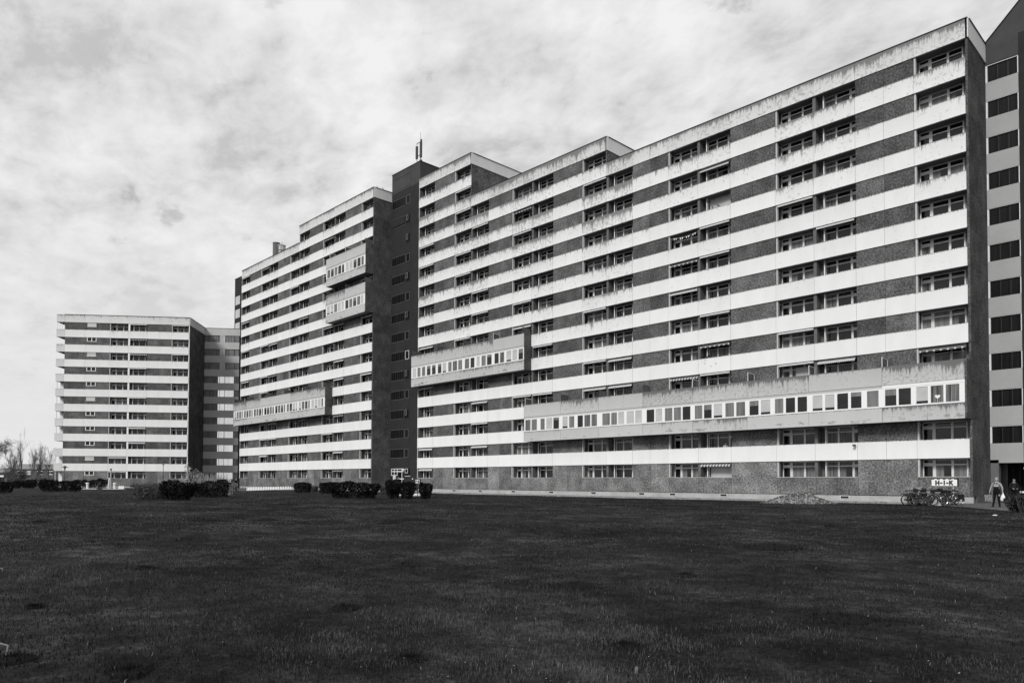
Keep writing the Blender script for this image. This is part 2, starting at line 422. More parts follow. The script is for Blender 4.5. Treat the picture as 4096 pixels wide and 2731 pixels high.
class Block:
    """one slab block. cols: (x0, x1, type) with type W(all) L R E (loggias) ; sections: (x0, x1, storeys)"""
    def __init__(s, root, cols, sections, depthy, hidden, bandgaps, awn, stain, posts=True, maxwin=100, ground_from=0, ends=(1, 1)):
        s.root = root; r = rnd
        x_lo = min(c[0] for c in cols); x_hi = max(c[1] for c in cols)
        N = lambda x: [n for a, b, n in sections if a-.01 <= x <= b+.01 and True][0]
        wall = MB(); base = MB(); inner = MB(); slab = MB(); dark = MB(); plinth = MB(); sp_ = MB(); seam = MB()
        wins = []
        for (x0, x1, t) in cols:
            n = N((x0+x1)/2); wall = MB(); base = MB()
            for k in range(n):
                zb = .70 if k == 0 else Z(k)+.02; zt = Z(k+1)-.012
                if t == 'W':
                    B = base if k == 0 else wall; mm = 'pebble_base' if k == 0 else 'pebble'
                    xm = (x0+x1)/2
                    split = [(x0+.012, xm-.01), (xm+.01, x1-.012)] if (x1-x0 < 4.6 and int(abs(x0)) % 2) or k % 9 == 0 else [(x0+.012, x1-.012)]
                    for a, b in split: B.box(a, b, .0, .22, zb, zt, mm, 0., rs(.72, 1.18))
                    seam.box(x0, x1, .05, .20, zb-.02, zt+.01, 'joint')
                else:
                    if k == 0:
                        base.box(x0+.012, x1-.012, .0, .12, .70, 2.08, 'pebble_base', 0., rs(.72, 1.1)); seam.box(x0, x1, .03, .11, .70, 2.05, 'joint')
                        sp_.box(x0-.02, x1+.02, -.025, .14, 2.083, 2.12, 'side_post')
                    zf = Z(k)+.2 if k else .9
                    hid = (k, t, x0) in hidden or any(k == hk and a-.1 <= x0 and x1 <= b+.1 for hk, a, b in hidden if hk is not None)
                    if not hid: wins.append((x0, x1, t, k))
            # side walls and party walls of the loggias
            top = Z(n)
            wall.build('wall', root); base.build('base_wall', root)
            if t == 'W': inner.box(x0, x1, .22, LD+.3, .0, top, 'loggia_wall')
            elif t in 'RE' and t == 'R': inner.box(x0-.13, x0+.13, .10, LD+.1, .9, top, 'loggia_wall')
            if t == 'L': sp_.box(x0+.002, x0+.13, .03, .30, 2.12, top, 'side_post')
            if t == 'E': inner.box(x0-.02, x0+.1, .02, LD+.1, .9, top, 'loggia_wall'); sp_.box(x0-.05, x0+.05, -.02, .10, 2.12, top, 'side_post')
        # slabs and inner core
        for (a, b, n) in sections:
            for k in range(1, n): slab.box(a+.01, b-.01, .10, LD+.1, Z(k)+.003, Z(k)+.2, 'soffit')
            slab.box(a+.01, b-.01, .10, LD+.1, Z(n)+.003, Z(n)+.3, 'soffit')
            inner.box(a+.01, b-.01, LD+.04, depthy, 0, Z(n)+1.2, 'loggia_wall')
            seam.box(a+.05, b-.05, .07, .12, .72, 2.0, 'joint')
            plinth.box(a, b, .05, .3, -.3, .66, 'plinth'); seam.box(a, b, .03, .25, .662, .70, 'joint')
        inner.build('inner_wall', root); slab.build('floor_slab', root)
        plinth.build('plinth', root); sp_.build('loggia_post', root); seam.build('panel_joint', root)
        # parapet bands
        jx = sorted({c[0] for c in cols} | {c[1] for c in cols} | {(c[0]+c[1])/2 for c in cols if c[2] == 'W' and int(abs(c[0])) % 2})
        kmax = max(n for _, _, n in sections)
        for k in range(1, kmax):
            bm_ = MB()
            for a, b in zip(jx[:-1], jx[1:]):
                xm = (a+b)/2; n = N(xm)
                if k >= n: continue
                if any(k == gk and ga-.05 <= xm <= gb+.05 for gk, ga, gb in bandgaps): continue
                st = stain(xm, k)*rs(.75, 1.25)
                isl = any(c[0]-.1 <= xm <= c[1]+.1 and c[2] != 'W' for c in cols)
                bm_.box(a+.010, b-.010, -.07-(.01 if isl else 0), .08 if isl else .045, Z(k), Z(k)+BH, 'paint', st*(1.12 if isl else .85), rs(.95, 1.0))
            bm_.build('balcony_parapet', root)
            sm = MB()
        # roof bands + metal cap
        for (a, b, n) in sections:
            rb = MB(); cp = MB()
            js = [a]+[j for j in jx if a+.3 < j < b-.3]+[b]
            for p, q in zip(js[:-1], js[1:]):
                rb.box(p+.008, q-.008, -.07, .12, Z(n), Z(n)+1.40, 'paint', stain((p+q)/2, n)*rs(.8, 1.2)+.25, rs(.80, .86))
            cp.box(a, b+.02, -.12, .2, Z(n)+1.403, Z(n)+1.46, 'cap')
            rb.build('roof_band', root); cp.build('roof_edge', root)
            rf = MB(); rf.box(a+.02, b-.02, .12, depthy, Z(n)+1.2, Z(n)+1.22, 'asphalt'); rf.build('roof', root)
        # loggia glazing
        wins.sort(key=lambda q: depth(root.matrix_basis @ Vector((q[0], 0, 0))))
        far = MB(); farf = MB()
        for i, (x0, x1, t, k) in enumerate(wins):
            zf = Z(k)+.2 if k else .9
            g, f = UNITS['E' if t == 'E' else t][rnd.randrange(9)]
            loc = Vector((x0+.06, LD, zf)); sc = (x1-x0-.1)/3.35
            if i < maxwin:
                o = link('window', g, root, loc); q = link('frame', f, o); o.scale.x = sc
                if t == 'L' and rnd.random() < .75: link('side_pane', SIDE[rnd.randrange(3)], o, (-.06, -LD, 0))
            else:
                for me, tgt in ((g, far), (f, far)):
                    for pl in me.polygons: tgt.add([(loc.x+me.vertices[v].co.x*sc, loc.y+me.vertices[v].co.y, loc.z+me.vertices[v].co.z) for v in pl.vertices], [tuple(range(len(pl.vertices)))], me.materials[pl.material_index].name)
        fo = far.build('windows', root)
        if fo: fo['kind'] = 'stuff'
        for (x0, x1, t, k) in wins:
            kd = awn(x0, k)
            if kd:
                key = (kd, round(x1-x0, 1))
                if key not in AWN: AWN[key] = awning_mesh(kd, x1-x0-.15)
                link('awning', AWN[key], root, (x0+.08, .02 if kd == 'roll' else .0, Z(k+1)-.10))
        # downpipes in the right-hand loggias
        for (x0, x1, t) in cols:
            if t in 'RE':
                d = MB(); n = N((x0+x1)/2); xx = x0+.62 if t == 'R' else x0+.75
                d.tube([(xx, LD-.45, .8), (xx, LD-.45, Z(n))], .05, 'white_frame', 6); d.build('downpipe', root)

def side_wall(root, x, y0, y1, k0, k1, n, base=None, sgn=1):
    """gable end: aggregate panels storey by storey, painted band at the top"""
    b = MB(); j = MB()
    ym = (y0+y1)/2
    cuts = [y0, ym, y1] if y1-y0 > 4 else [y0, y1]
    for k in range(k0, k1):
        zb = .70 if k == 0 else Z(k)+.015; zt = Z(k+1)-.015
        for a, c in zip(cuts[:-1], cuts[1:]): b.box(x-.15, x, a+(.0 if a == y0 else .012), c-.012, zb, zt, 'pebble_side', 0., rs(.8, 1.15))
    j.box(x-.13, x-.03, y0+.08, y1, .68 if k0 == 0 else Z(k0), Z(k1), 'joint')
    b.build('gable_wall', root); j.build('gable_joint', root)
    t = MB(); c = MB()
    yy = [y0-.07]+([y0+3.0*i for i in range(1, int((y1-y0)/3.0)+1)] if y1-y0 > 3.5 else [])+[y1]
    for a, q in zip(yy[:-1], yy[1:]): t.box(x-.13, x+.06, a+(.008 if a > y0 else 0), q-.008, Z(n)+.0, Z(n)+1.397, 'paint', .55, .9)
    c.box(x-.1, x+.11, y0+.21, y1, Z(n)+1.405, Z(n)+1.462, 'cap')
    t.build('roof_band', root); c.build('roof_edge', root)

def bay(root, x0, x1, k, y0, d, panes, joints, seed, white_from=None, screens=(), wz=(1.13, 2.75)):
    """projecting glazed bay over one storey; its top is the terrace of the storey above"""
    r = random.Random(seed); zb = Z(k); y = y0-d; b = MB()
    z1 = zb+1.12; z2 = zb+2.75; z3 = zb+4.18
    js = [x0]+list(joints)+[x1-.13]
    for a, c in zip(js[:-1], js[1:]):
        g1, g2 = r.uniform(.5, 1.7), r.uniform(.35, 1.2)
        b.box(a+.012, c-.012, y, y+.12, zb, z1-.02, 'bay_foot', g2, r.uniform(.92, 1.))
        b.box(a+.012, c-.012, y, y+.12, z2+.02, z3, 'bay_concrete', g1, r.uniform(.9, 1.))
    b.box(x0+.02, x1-.14, y+.10, y+.16, zb+.01, z1-.03, 'joint'); b.box(x0+.02, x1-.14, y+.10, y+.16, z2+.03, z3-.03, 'joint')
    b.box(x0+.02, x1-.14, y+.05, y0-.1, zb+.02, zb+.16, 'soffit'); b.box(x0+.02, x1-.14, y+.14, y0, z2+.0, z2+.18, 'soffit')
    b.box(x0, x1-.14, y+.03, y+.10, z1-.02, z1, 'cap'); b.box(x0, x1-.14, y+.03, y+.10, z2, z2+.02, 'cap')
    # end walls
    b.box(x1-.13, x1, y-.0, y0-.001, zb, z3, 'pebble_side', 0., 1.); b.box(x0-.001, x0+.02, y+.0, y0, zb, z3, 'pebble_side', 0., 1.)
    b.box(x0+.03, x1-.14, y0-.3, y0-.1, z1, z2, 'cap')
    if white_from is not None: hdr = white_from
    else: hdr = x1
    b.box(x0+.02, hdr, y+.035, y+.10, z2-.20, z2-.002, 'bay_concrete', .3, .95)
    if white_from is not None: b.box(hdr, x1-.13, y+.015, y+.10, z2-.20, z2-.002, 'white_frame')
    o = b.build('bay', root)
    last = x0+.02; wz0 = z1+.002; wz1 = z2-.2
    for (a, c) in panes:
        if a-last > .02:
            f = MB(); f.box(last, a, y+.03, y+.09, wz0, wz1, 'white_frame'); f.build('mullion', o)
        wv = MB(); top = wz1-.10; fw = .055
        wv.box(a, c, y+.03, y+.09, wz0, wz0+.10, 'white_frame'); wv.box(a, c, y+.03, y+.09, top, wz1, 'white_frame')
        wv.box(a, a+fw, y+.02, y+.09, wz0+.10, top, 'white_frame'); wv.box(c-fw, c, y+.02, y+.09, wz0+.10, top, 'white_frame')
        u = r.random(); m_ = 'glass' if u < .34 else 'curtain' if u < .56 else 'net' if u < .84 else 'blind'
        wv.box(a+fw, c-fw, y+.06, y+.07, wz0+.10, top, m_)
        if m_ == 'glass' and r.random() < .5: wv.box(a+fw, c-fw, y+.05, y+.058, top-r.uniform(.2, .5), top, 'net')
        if m_ == 'blind' and r.random() < .6: wv.box(a+fw, c-fw, y+.05, y+.058, wz0+.10, wz0+.30, 'glass')
        wv.build('bay_window', o); last = c
    if x1-.13-last > .02:
        f = MB(); f.box(last, x1-.13, y+.03, y+.09, wz0, wz1, 'white_frame'); f.build('mullion', o)
    for (sx, light) in screens:
        s_ = MB(); fr = 'white_frame' if light else 'metal_dark'
        for p, q in (((sx, y+.05, z3), (sx, y+.05, z3+.75)), ((sx, y+.05, z3+.75), (sx, y0-.05, z3+.68)), ((sx, y0-.05, z3+.68), (sx, y0-.05, z3)), ((sx, y+.05, z3), (sx, y0-.05, z3))):
            s_.tube([p, q], .028, fr, 4)
        s_.box(sx-.01, sx+.01, y+.07, y0-.07, z2+.2, z3+.69, 'screen')
        s_.build('privacy_screen', root)
    return o

# ------------------------------------------------------------------ right block (nearest)
def sC(x, k):
    s = .12+.10*max(0, k-3)
    if x < -30: s += .35*(k > 4)
    if x < -50: s += .1*(k > 8)
    return min(s, 1.25)
rootC = thing('apartment_block', (0, 0, 0), 0, 'long stepped slab block on the right, its nearest end beside the man with bags', 'apartment block')
colsC = [(-65.9, -62.46, 'E'), (-62.46, -58.2, 'W'), (-58.2, -54.85, 'L'), (-54.85, -51.52, 'R'), (-51.52, -47.34, 'W'), (-47.34, -44.01, 'L'), (-44.01, -40.67, 'R'),
         (-40.67, -36.38, 'W'), (-36.38, -33.0, 'L'), (-33.0, -29.66, 'R'), (-29.66, -25.41, 'W'), (-25.41, -22.11, 'L'), (-22.11, -18.77, 'R'), (-18.77, -14.5, 'W'),
         (-14.5, -11.18, 'L'), (-11.18, -7.84, 'R'), (-7.84, -3.56, 'W'), (-3.56, -.155, 'L')]
AC = {}
def aw(x, s):
    for tok in s.split(): AC[(round(x), int(tok[:-1]))] = {'r': 'roll', 's': 'scallop', 't': 'stripe', 'd': 'dark'}[tok[-1]]
aw(-3.56, '3d'); aw(-11.18, '7r 3s'); aw(-14.5, '8r 4r 3r'); aw(-22.11, '10s 8r 7r 5r 4d 3r 0t'); aw(-25.41, '6s 3t 7d')
aw(-33.0, '4s 3s'); aw(-36.38, '11r 6r 4r 3s'); aw(-44.01, '5r 3r'); aw(-47.34, '11d 10r 7r 6s 3r'); aw(-54.85, '11r 8r 7r 3s 2r 1s')
aw(-58.2, '13r 12r 10r 9r 6r'); aw(-65.9, '11r 10r 6s 4s 1s 0s')
Block(rootC, colsC, [(-65.9, -54.85, 15), (-54.85, -33.0, 13), (-33.0, -.0, 12)], 11.5,
      [(2, -44.01, 0), (5, -65.9, -44.01)], [(2, -44.01, 0), (3, -44.01, 0), (5, -65.9, -44.01), (6, -65.9, -44.01)],
      lambda x, k: AC.get((round(x), k)), sC)
side_wall(rootC, 0, 0, 4.62, 0, 12, 12)
side_wall(rootC, -54.85, 0, 11.5, 13, 15, 15)
side_wall(rootC, -33.0, 0, 11.5, 12, 13, 13)
panR = [(-43.9, -42.95), (-42.9, -41.95), (-41.5, -40.75), (-40.6, -39.6), (-39.55, -38.6), (-38.2, -37.35), (-37.25, -36.4), (-36.05, -35.2), (-35.1, -34.2), (-34.15, -33.3),
        (-32.7, -31.6), (-31.55, -30.7), (-30.65, -29.8), (-29.6, -28.6), (-28.55, -27.65), (-27.2, -26.2), (-26.15, -25.3), (-25.1, -24.15), (-24.1, -23.2), (-23.15, -22.2),
        (-21.85, -20.95), (-20.9, -20.0), (-19.9, -18.95), (-18.75, -17.8), (-17.7, -16.75), (-16.45, -15.5), (-15.4, -14.45), (-14.15, -13.3), (-13.2, -12.3), (-12.2, -11.3),
        (-10.95, -10.05), (-9.95, -9.1), (-9.0, -8.05), (-7.95, -7.05), (-6.75, -5.8), (-5.45, -4.55), (-4.5, -3.55), (-3.3, -2.42), (-2.35, -1.42), (-1.38, -.42)]
bay(rootC, -44.05, 0.0, 2, 0, 1.2, panR, [-38.4, -33.1, -27.6, -22.0, -16.6, -11.2, -5.6], 3, white_from=-5.6,
    screens=[(-43.9, 1), (-38.4, 0), (-33.1, 0), (-27.6, 0), (-22.05, 1), (-16.55, 1), (-11.2, 1), (-5.6, 1), (-.3, 0)])
panL = [(-65.7, -64.75), (-64.6, -63.8), (-63.6, -62.75), (-62.5, -61.6), (-61.4, -60.5), (-60.15, -59.3), (-59.15, -58.3), (-58.0, -57.2), (-57.1, -56.1), (-56.0, -55.1),
        (-54.7, -53.75), (-53.6, -52.75), (-52.45, -51.75), (-51.55, -50.65), (-50.55, -49.6), (-49.2, -48.35), (-48.25, -47.4), (-47.15, -46.2), (-46.1, -45.2), (-45.1, -44.25)]
bay(rootC, -65.95, -44.01, 5, 0, 1.15, panL, [-60.3, -54.9, -49.4], 11, screens=[(-65.7, 0), (-60.4, 0), (-54.9, 0), (-49.4, 1), (-44.4, 0)])
for x0, x1, k in ((-21.35, -19.0, 0), (-21.35, -19.2, 9), (-64.6, -62.9, 11), (-13.2, -11.9, 3)):
    b = MB(); zf = Z(k) if k else .7; b.box(x0, x1, .84, .87, zf+1.38, zf+(2.45 if k != 9 else 2.6), 'blind'); b.build('roller_blind', rootC)
# heart ornament in the end bay window, vents in the plinth, wall lamp
h = MB(); pts = []
for i in range(24):
    t = 2*PI*i/24; pts.append((-1.86+.011*16*math.sin(t)**3, 7.85+.0105*(13*math.cos(t)-5*math.cos(2*t)-2*math.cos(3*t)-math.cos(4*t))))
h.prism(pts, -1.155, -1.145, 'white'); h.tube([(-1.86, -1.15, 7.45), (-1.86, -1.15, 7.7)], .012, 'white', 4)
h.build('heart_ornament', rootC)
for x in (-58.0, -52.9, -47.0, -40.9, -34.8, -28.6, -25.0, -19.6, -13.0, -8.9):
    v = MB(); v.box(x-.35, x+.35, .02, .06, .38, .62, 'frame'); v.box(x-.31, x+.31, .01, .03, .41, .59, 'joint')
    for i in range(4): v.box(x-.31, x+.31, .0, .012, .42+i*.045, .435+i*.045, 'metal_dark')
    v.build('vent', rootC)
v = MB(); v.tube([(-8.0, -.12, 4.62), (-8.0, -.30, 4.6)], .05, 'metal_dark', 6); v.box(-8.1, -7.9, -.42, -.26, 4.52, 4.66, 'metal_dark'); v.build('wall_lamp', rootC)

# ------------------------------------------------------------------ middle block
rootB = thing('apartment_block', (-72.69, -2.92, 0), 0, 'middle slab block with three projecting window bays left of the dark stair tower', 'apartment block')
def sB(x, k): return .2+.055*max(0, k-2)+(.25 if k == 1 and x > -12 else 0)
bx = lambda x: x+72.69
colsB = [(bx(-116.95), bx(-113.45), 'E'), (bx(-113.45), bx(-108.98), 'W'), (bx(-108.98), bx(-105.65), 'L'), (bx(-105.65), bx(-102.3), 'R'), (bx(-102.3), bx(-98.0), 'W'),
         (bx(-98.0), bx(-94.75), 'L'), (bx(-94.75), bx(-91.3), 'R'), (bx(-91.3), bx(-87.05), 'W'), (bx(-87.05), bx(-83.6), 'L'), (bx(-83.6), bx(-80.4), 'R'), (bx(-80.4), bx(-76.0), 'W'), (bx(-76.0), -.155, 'L')]
ra = random.Random(5); AB = {}
for c in colsB:
    if c[2] != 'W':
        for k in range(15):
            if ra.random() < .27: AB[(round(c[0], 1), k)] = ra.choice(['roll', 'roll', 'scallop', 'scallop', 'stripe', 'dark'])
Block(rootB, colsB, [(bx(-116.95), bx(-94.75), 14), (bx(-94.75), 0, 15)], 11.0,
      [(11, bx(-83.6), 0), (9, bx(-83.6), 0), (4, bx(-116.95), bx(-83.6))],
      [(11, bx(-83.6), 0), (12, bx(-83.6), 0), (9, bx(-83.6), 0), (10, bx(-83.6), 0), (4, bx(-116.95), bx(-83.6)), (5, bx(-116.95), bx(-83.6))],
      lambda x, k: AB.get((round(x, 1), k)), sB)
side_wall(rootB, 0, 0, 3.0, 0, 15, 15)
def even(x0, x1, n, gap=.22, big=5):
    w_ = (x1-x0)/n; out = []
    for i in range(n):
        a = x0+i*w_+.05; c = x0+(i+1)*w_-.05
        if i % big == big-1: c -= gap
        out.append((a, c))
    return out
for k, s_ in ((11, 21), (9, 22)):
    bay(rootB, bx(-83.75), 0.0, k, 0, 1.28, even(bx(-83.5), -.25, 10), [bx(-78.2)], s_, screens=[(bx(-83.6), k == 11), (bx(-78.2), 0), (-.25, 0)] if k == 9 else [(bx(-82.7), 1), (bx(-78.3), 1), (-.25, 0)])
bay(rootB, bx(-116.98), bx(-83.57), 4, 0, 1.28, even(bx(-116.7), bx(-83.85), 32, .3, 4), [bx(-111.3), bx(-105.8), bx(-100.3), bx(-94.8), bx(-89.2)], 23,
    screens=[(bx(-116.8), 0), (bx(-111.3), 0), (bx(-103.5), 0), (bx(-97.0), 0), (bx(-90.5), 0), (bx(-84.2), 0)])
for x in (-113, -107.5, -101, -95):
    v = MB(); v.box(bx(x)-.35, bx(x)+.35, .02, .06, .34, .62, 'joint'); v.box(bx(x)-.4, bx(x)+.4, .03, .055, .30, .66, 'frame'); v.build('vent', rootB)
v = MB(); v.box(bx(-116.9), bx(-116.75), -.05, .0, 2.2, 3.4, 'white'); v.box(bx(-116.87), bx(-116.78), -.06, -.05, 2.9, 3.05, 'black'); v.build('door_plate', rootB)

# ------------------------------------------------------------------ dark stair tower between them
rootT = thing('stair_tower', (-65.92, .1, 0), 0, 'dark rendered stair tower with an antenna on top, between the two slab blocks', 'stair tower')
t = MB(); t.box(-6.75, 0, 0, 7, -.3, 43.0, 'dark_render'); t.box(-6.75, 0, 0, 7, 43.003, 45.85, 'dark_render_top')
t.build('wall', rootT)
t = MB(); t.box(-6.8, .05, -.05, 7.05, 45.853, 45.95, 'cap'); t.build('roof_edge', rootT)
t = MB()
for zz_ in (45.0, 43.25, 42.9): t.box(-6.7, -2.2, -.012, .0, zz_-.02, zz_+.02, 'joint')
t.box(-2.2, -2.17, -.012, 0, 3.6, 45.0, 'joint'); t.build('render_joint', rootT)
for k in range(1, 15):
    z1 = Z(k+1)-.02; z0 = z1-1.2
    if k not in (12,):
        g = MB(); g.box(-6.6, -3.42, -.006, .0, z0, z1, 'ribbed_dark')
        o = g.build('window', rootT)
        f = MB()
        for a, b in ((-6.62, -6.57), (-3.44, -3.38)): f.box(a, b, -.03, 0, z0, z1, 'dark_frame')
        f.box(-6.6, -3.42, -.04, 0, z0-.05, z0, 'render_trim'); f.box(-6.6, -3.42, -.03, 0, z1, z1+.04, 'render_trim')
        for i in range(1, 6): f.box(-6.6+i*.53-.015, -6.6+i*.53+.015, -.02, 0, z0, z1, 'dark_frame')
        f.build('frame', o)
    g = MB(); g.box(-3.15, -2.28, -.006, .0, z0, z1, 'ribbed_dark'); o = g.build('window', rootT)
    f = MB(); wf = k in (3, 5, 6, 10, 12, 13, 8); mm = 'soffit' if wf else 'dark_frame'
    xb = -2.75 if (wf and k != 6) else -2.28; zb_ = z0+.42 if (wf and k != 6) else z0
    if k == 6: mm = 'white_frame'
    if not wf and k != 6: mm = 'render_trim'
    f.box(-3.15, xb, -.035, 0, z1-.05, z1, mm); f.box(-3.15, xb, -.035, 0, zb_, zb_+.05, mm)
    f.box(-3.15, -3.09, -.035, 0, zb_+.05, z1-.05, mm); f.box(xb-.06, xb, -.035, 0, zb_+.05, z1-.05, mm)
    f.box(-3.2, -2.24, -.04, 0, z0-.05, z0, 'metal_dark'); f.build('frame', o)
g = MB()
for i in range(7): g.box(-6.65, -3.45, -.10, -.0, 38.15+i*.12, 38.21+i*.12, 'dark_render_top')
g.box(-6.7, -3.4, -.03, .0, 38.1, 39.05, 'joint'); g.build('louvre', rootT)
# entrance: white framed glazing, door, letter boxes, small window, lamp
e = MB(); gl = MB(); F_ = lambda a, b, c, d: e.box(a-(-65.92), b-(-65.92), -.05, .01, c, d, 'white_frame')
gl.box(-6.4, -3.3, -.006, .0, .05, 3.42, 'black')  # flat black sheet; the shade inside the entrance is put into its colour
F_(-72.26, -69.2, 3.36, 3.44); F_(-72.26, -69.3, 2.98, 3.10); F_(-72.26, -70.75, 2.46, 2.54)
for xx in (-72.24, -71.5, -70.78): F_(xx-.04, xx+.04, 2.54, 2.98); F_(xx-.04, xx+.04, 3.10, 3.36)
F_(-69.68, -69.60, 1.0, 2.98); F_(-69.68, -69.60, 3.10, 3.36); F_(-69.22, -69.18, 3.0, 3.36)
F_(-70.66, -69.70, 1.93, 2.06); F_(-69.58, -69.2, 1.93, 2.06)
gl.build('entrance_dark_sheet', rootT); eo = e.build('entrance_frame', rootT)
d = MB(); d.box(-4.74, -3.76, -.02, -.008, .3, 2.9, 'glass'); d.box(-4.8, -4.74, -.03, -.008, .3, 2.95, 'dark_frame'); d.build('entrance_door', rootT)
d = MB(); d.box(-5.85, -5.2, -.08, -.008, 1.9, 2.42, 'white'); 
for i in range(3): d.box(-5.8+i*.2, -5.66+i*.2, -.085, -.08, 1.95, 2.37, 'slab_pale')
d.build('letter_box', rootT)
d = MB(); d.box(-3.35, -3.15, -.25, .0, 3.16, 3.36, 'white'); d.box(-3.3, -3.05, -.12, 0, 3.22, 3.30, 'metal_light'); d.build('entrance_lamp', rootT)
d = MB(); d.box(-3.0, -1.8, -.006, 0, 2.42, 3.42, 'ribbed_dark'); o = d.build('window', rootT)
d = MB(); [d.box(a, b, -.03, 0, c, q, 'frame') for a, b, c, q in ((-3.0, -2.35, 3.36, 3.42), (-3.0, -2.35, 2.8, 2.86), (-3.0, -2.94, 2.86, 3.36), (-2.41, -2.35, 2.86, 3.36), (-3.0, -1.8, 2.36, 2.42))]; d.build('frame', o)
d = MB(); d.box(-1.35, -1.1, -.03, 0, 1.93, 2.06, 'white'); d.build('house_number_plate', rootT)
# antenna
an = thing('antenna_mast', (-65.92-.55, .6, 45.95), 0, 'mobile phone antenna mast on the roof corner of the dark stair tower', 'antenna')
a = MB(); a.tube([(0, 0, 0), (0, 0, 3.0)], .06, 'metal_dark', 8); a.lathe([(.22, .0), (.25, .1), (.22, .3), (.1, .42)], 'metal_dark', 8, (0, 0, .05)); a.build('pole', an)
a = MB(); a.box(-.17, .17, -.1, .1, .75, 2.95, 'metal_dark'); a.lathe([(.14, 0), (.14, .3), (.1, .36)], 'metal_dark', 8, (.05, 0, 2.95)); a.build('antenna_panel', an)
a = MB(); a.box(-1.12, -.78, -.1, .1, .85, 2.6, 'metal_dark'); a.build('antenna_panel', an)
a = MB(); a.tube([(0, 0, 3.0), (-.95, 0, 3.0), (-.95, 0, 2.55)], .045, 'metal_dark', 6); a.tube([(0, 0, 1.2), (-.85, 0, 1.15)], .045, 'metal_dark', 6); a.tube([(-.95, 0, .9), (-.9, 0, .65), (-.85, 0, .0)], .05, 'metal_dark', 6); a.build('bracket', an)
a = MB(); a.tube([(-.1, 0, 3.0), (-.1, 0, 4.35)], .02, 'metal_dark', 5); a.build('lightning_rod', an)

# ------------------------------------------------------------------ stair tower behind the left end of the middle block
rootU = thing('stair_tower', (-118.0, 2.5, 0), 0, 'narrow dark stair tower showing behind the left end of the middle block', 'stair tower')
t = MB(); t.box(-15.18, 0, 0, 6, -.3, 43.3, 'dark_render'); t.build('wall', rootU)
t = MB(); t.box(-15.25, .05, -.05, 6, 43.303, 43.42, 'cap'); t.build('roof_edge', rootU)
for z0 in (37.85, 35.1, 32.35):
    g = MB(); g.box(-14.7, -12.6, -.01, 0, z0, z0+1.75, 'blind'); o = g.build('window', rootU)
    f = MB()
    for q in (-14.75, -14.2, -13.7, -13.1, -12.65): f.box(q, q+.06, -.03, -.0, z0, z0+1.75, 'frame')
    f.build('frame', o)

# ------------------------------------------------------------------ tower at the right edge
rootE = thing('stair_tower', (0.0, 4.65, 0), 0, 'dark stair tower with pale grey bands at the right edge of the photo', 'stair tower')
t = MB()
t.box(2.12, 12, 0, 6, -.3, 35.1, 'dark_render'); t.box(.012, 2.12, .35, 6, 3.4, 33.5, 'loggia_wall')
t.prism([(.012, 33.5), (2.12, 33.5), (2.12, 35.103), (12, 35.103), (12, 40.2), (4.9, 40.2), (.012, 35.2)], .0, 6, 'dark_render_top')
t.build('wall', rootE)
t = MB(); t.tube([(-.0, -.03, 35.2), (4.9, -.03, 40.25), (12, -.03, 40.25)], .05, 'cap', 4)
t.build('roof_edge', rootE)
t = MB(); t.prism([(2.35, 37.65), (2.75, 38.05), (2.75, 38.2), (2.6, 38.2), (2.3, 37.9)], -.25, -.04, 'metal_light'); t.build('roof_flashing', rootE)
for k in range(1, 12):
    zt = Z(k+1)-.30; zb = zt-1.25
    bnd = MB(); bnd.box(.02, 2.11, -.0, .3, zb-1.48, zb-.012, 'grey_band'); bnd.build('spandrel_band', rootE)
    g = MB(); g.box(.16, 2.06, .10, .14, zb, zt, 'ribbed_dark'); o = g.build('window', rootE)
    f = MB(); f.box(.02, .14, .02, .2, zb, zt, 'frame'); f.box(2.05, 2.11, .02, .2, zb, zt, 'frame'); f.box(.02, 2.11, .0, .2, zt, zt+.04, 'frame')
    for q in (.8, 1.45): f.box(q, q+.02, .09, .10, zb, zt, 'dark_frame')
    f.build('frame', o)
t = MB(); t.box(.02, .55, .0, .6, -.3, 3.4, 'loggia_wall'); t.box(.55, 2.12, 2.6, 3.0, -.3, 3.4, 'dark_render'); t.box(.55, 2.12, 0.3, 2.6, 3.2, 3.42, 'dark_render')
for q in (.9, 1.35, 1.8): t.box(q, q+.05, 2.5, 2.6, .2, 3.1, 'metal_dark')
t.build('entrance_porch', rootE)
t = MB(); t.lathe([(.02, -.12), (.10, -.08), (.13, 0), (.10, .08), (.02, .12)], 'white', 10, (2.25, -.2, 2.75)); t.tube([(2.25, 0, 2.75), (2.25, -.15, 2.75)], .02, 'metal_dark', 5); t.build('porch_lamp', rootE)
t = MB(); t.box(2.0, 2.3, -.06, 0, .95, 1.08, 'white'); t.box(1.85, 1.95, -.06, 0, .95, 1.08, 'metal_light'); t.build('letter_box', rootE)

# ------------------------------------------------------------------ far left block + linking wing
angA = R(52.436)
rootA = thing('apartment_block', (-125.51, -9.17, -.1), angA, 'far left slab block seen nearly head-on, with balconies jutting past its left edge', 'apartment block')
colsA = [(-22.15, -18.55, 'W'), (-18.55, -14.25, 'W'), (-14.25, -10.85, 'L'), (-10.85, -7.59, 'R'), (-7.59, -3.26, 'W'), (-3.26, -.12, 'L')]
AA = {(-14.2, 1): 'scallop', (-10.8, 10): 'roll', (-10.8, 9): 'dark', (-10.8, 8): 'stripe', (-3.3, 8): 'roll', (-3.3, 10): 'roll', (-10.8, 3): 'scallop', (-10.8, 2): 'scallop', (-14.2, 0): 'roll', (-10.8, 5): 'roll', (-10.8, 7): 'roll'}
Block(rootA, colsA, [(-22.15, 0, 11)], 9.0, [], [], lambda x, k: AA.get((round(x, 1), k)) or AA.get((round(x-.04, 1), k)), lambda x, k: .12+.05*k)
side_wall(rootA, 0, 0, 8.95, 0, 11, 11)
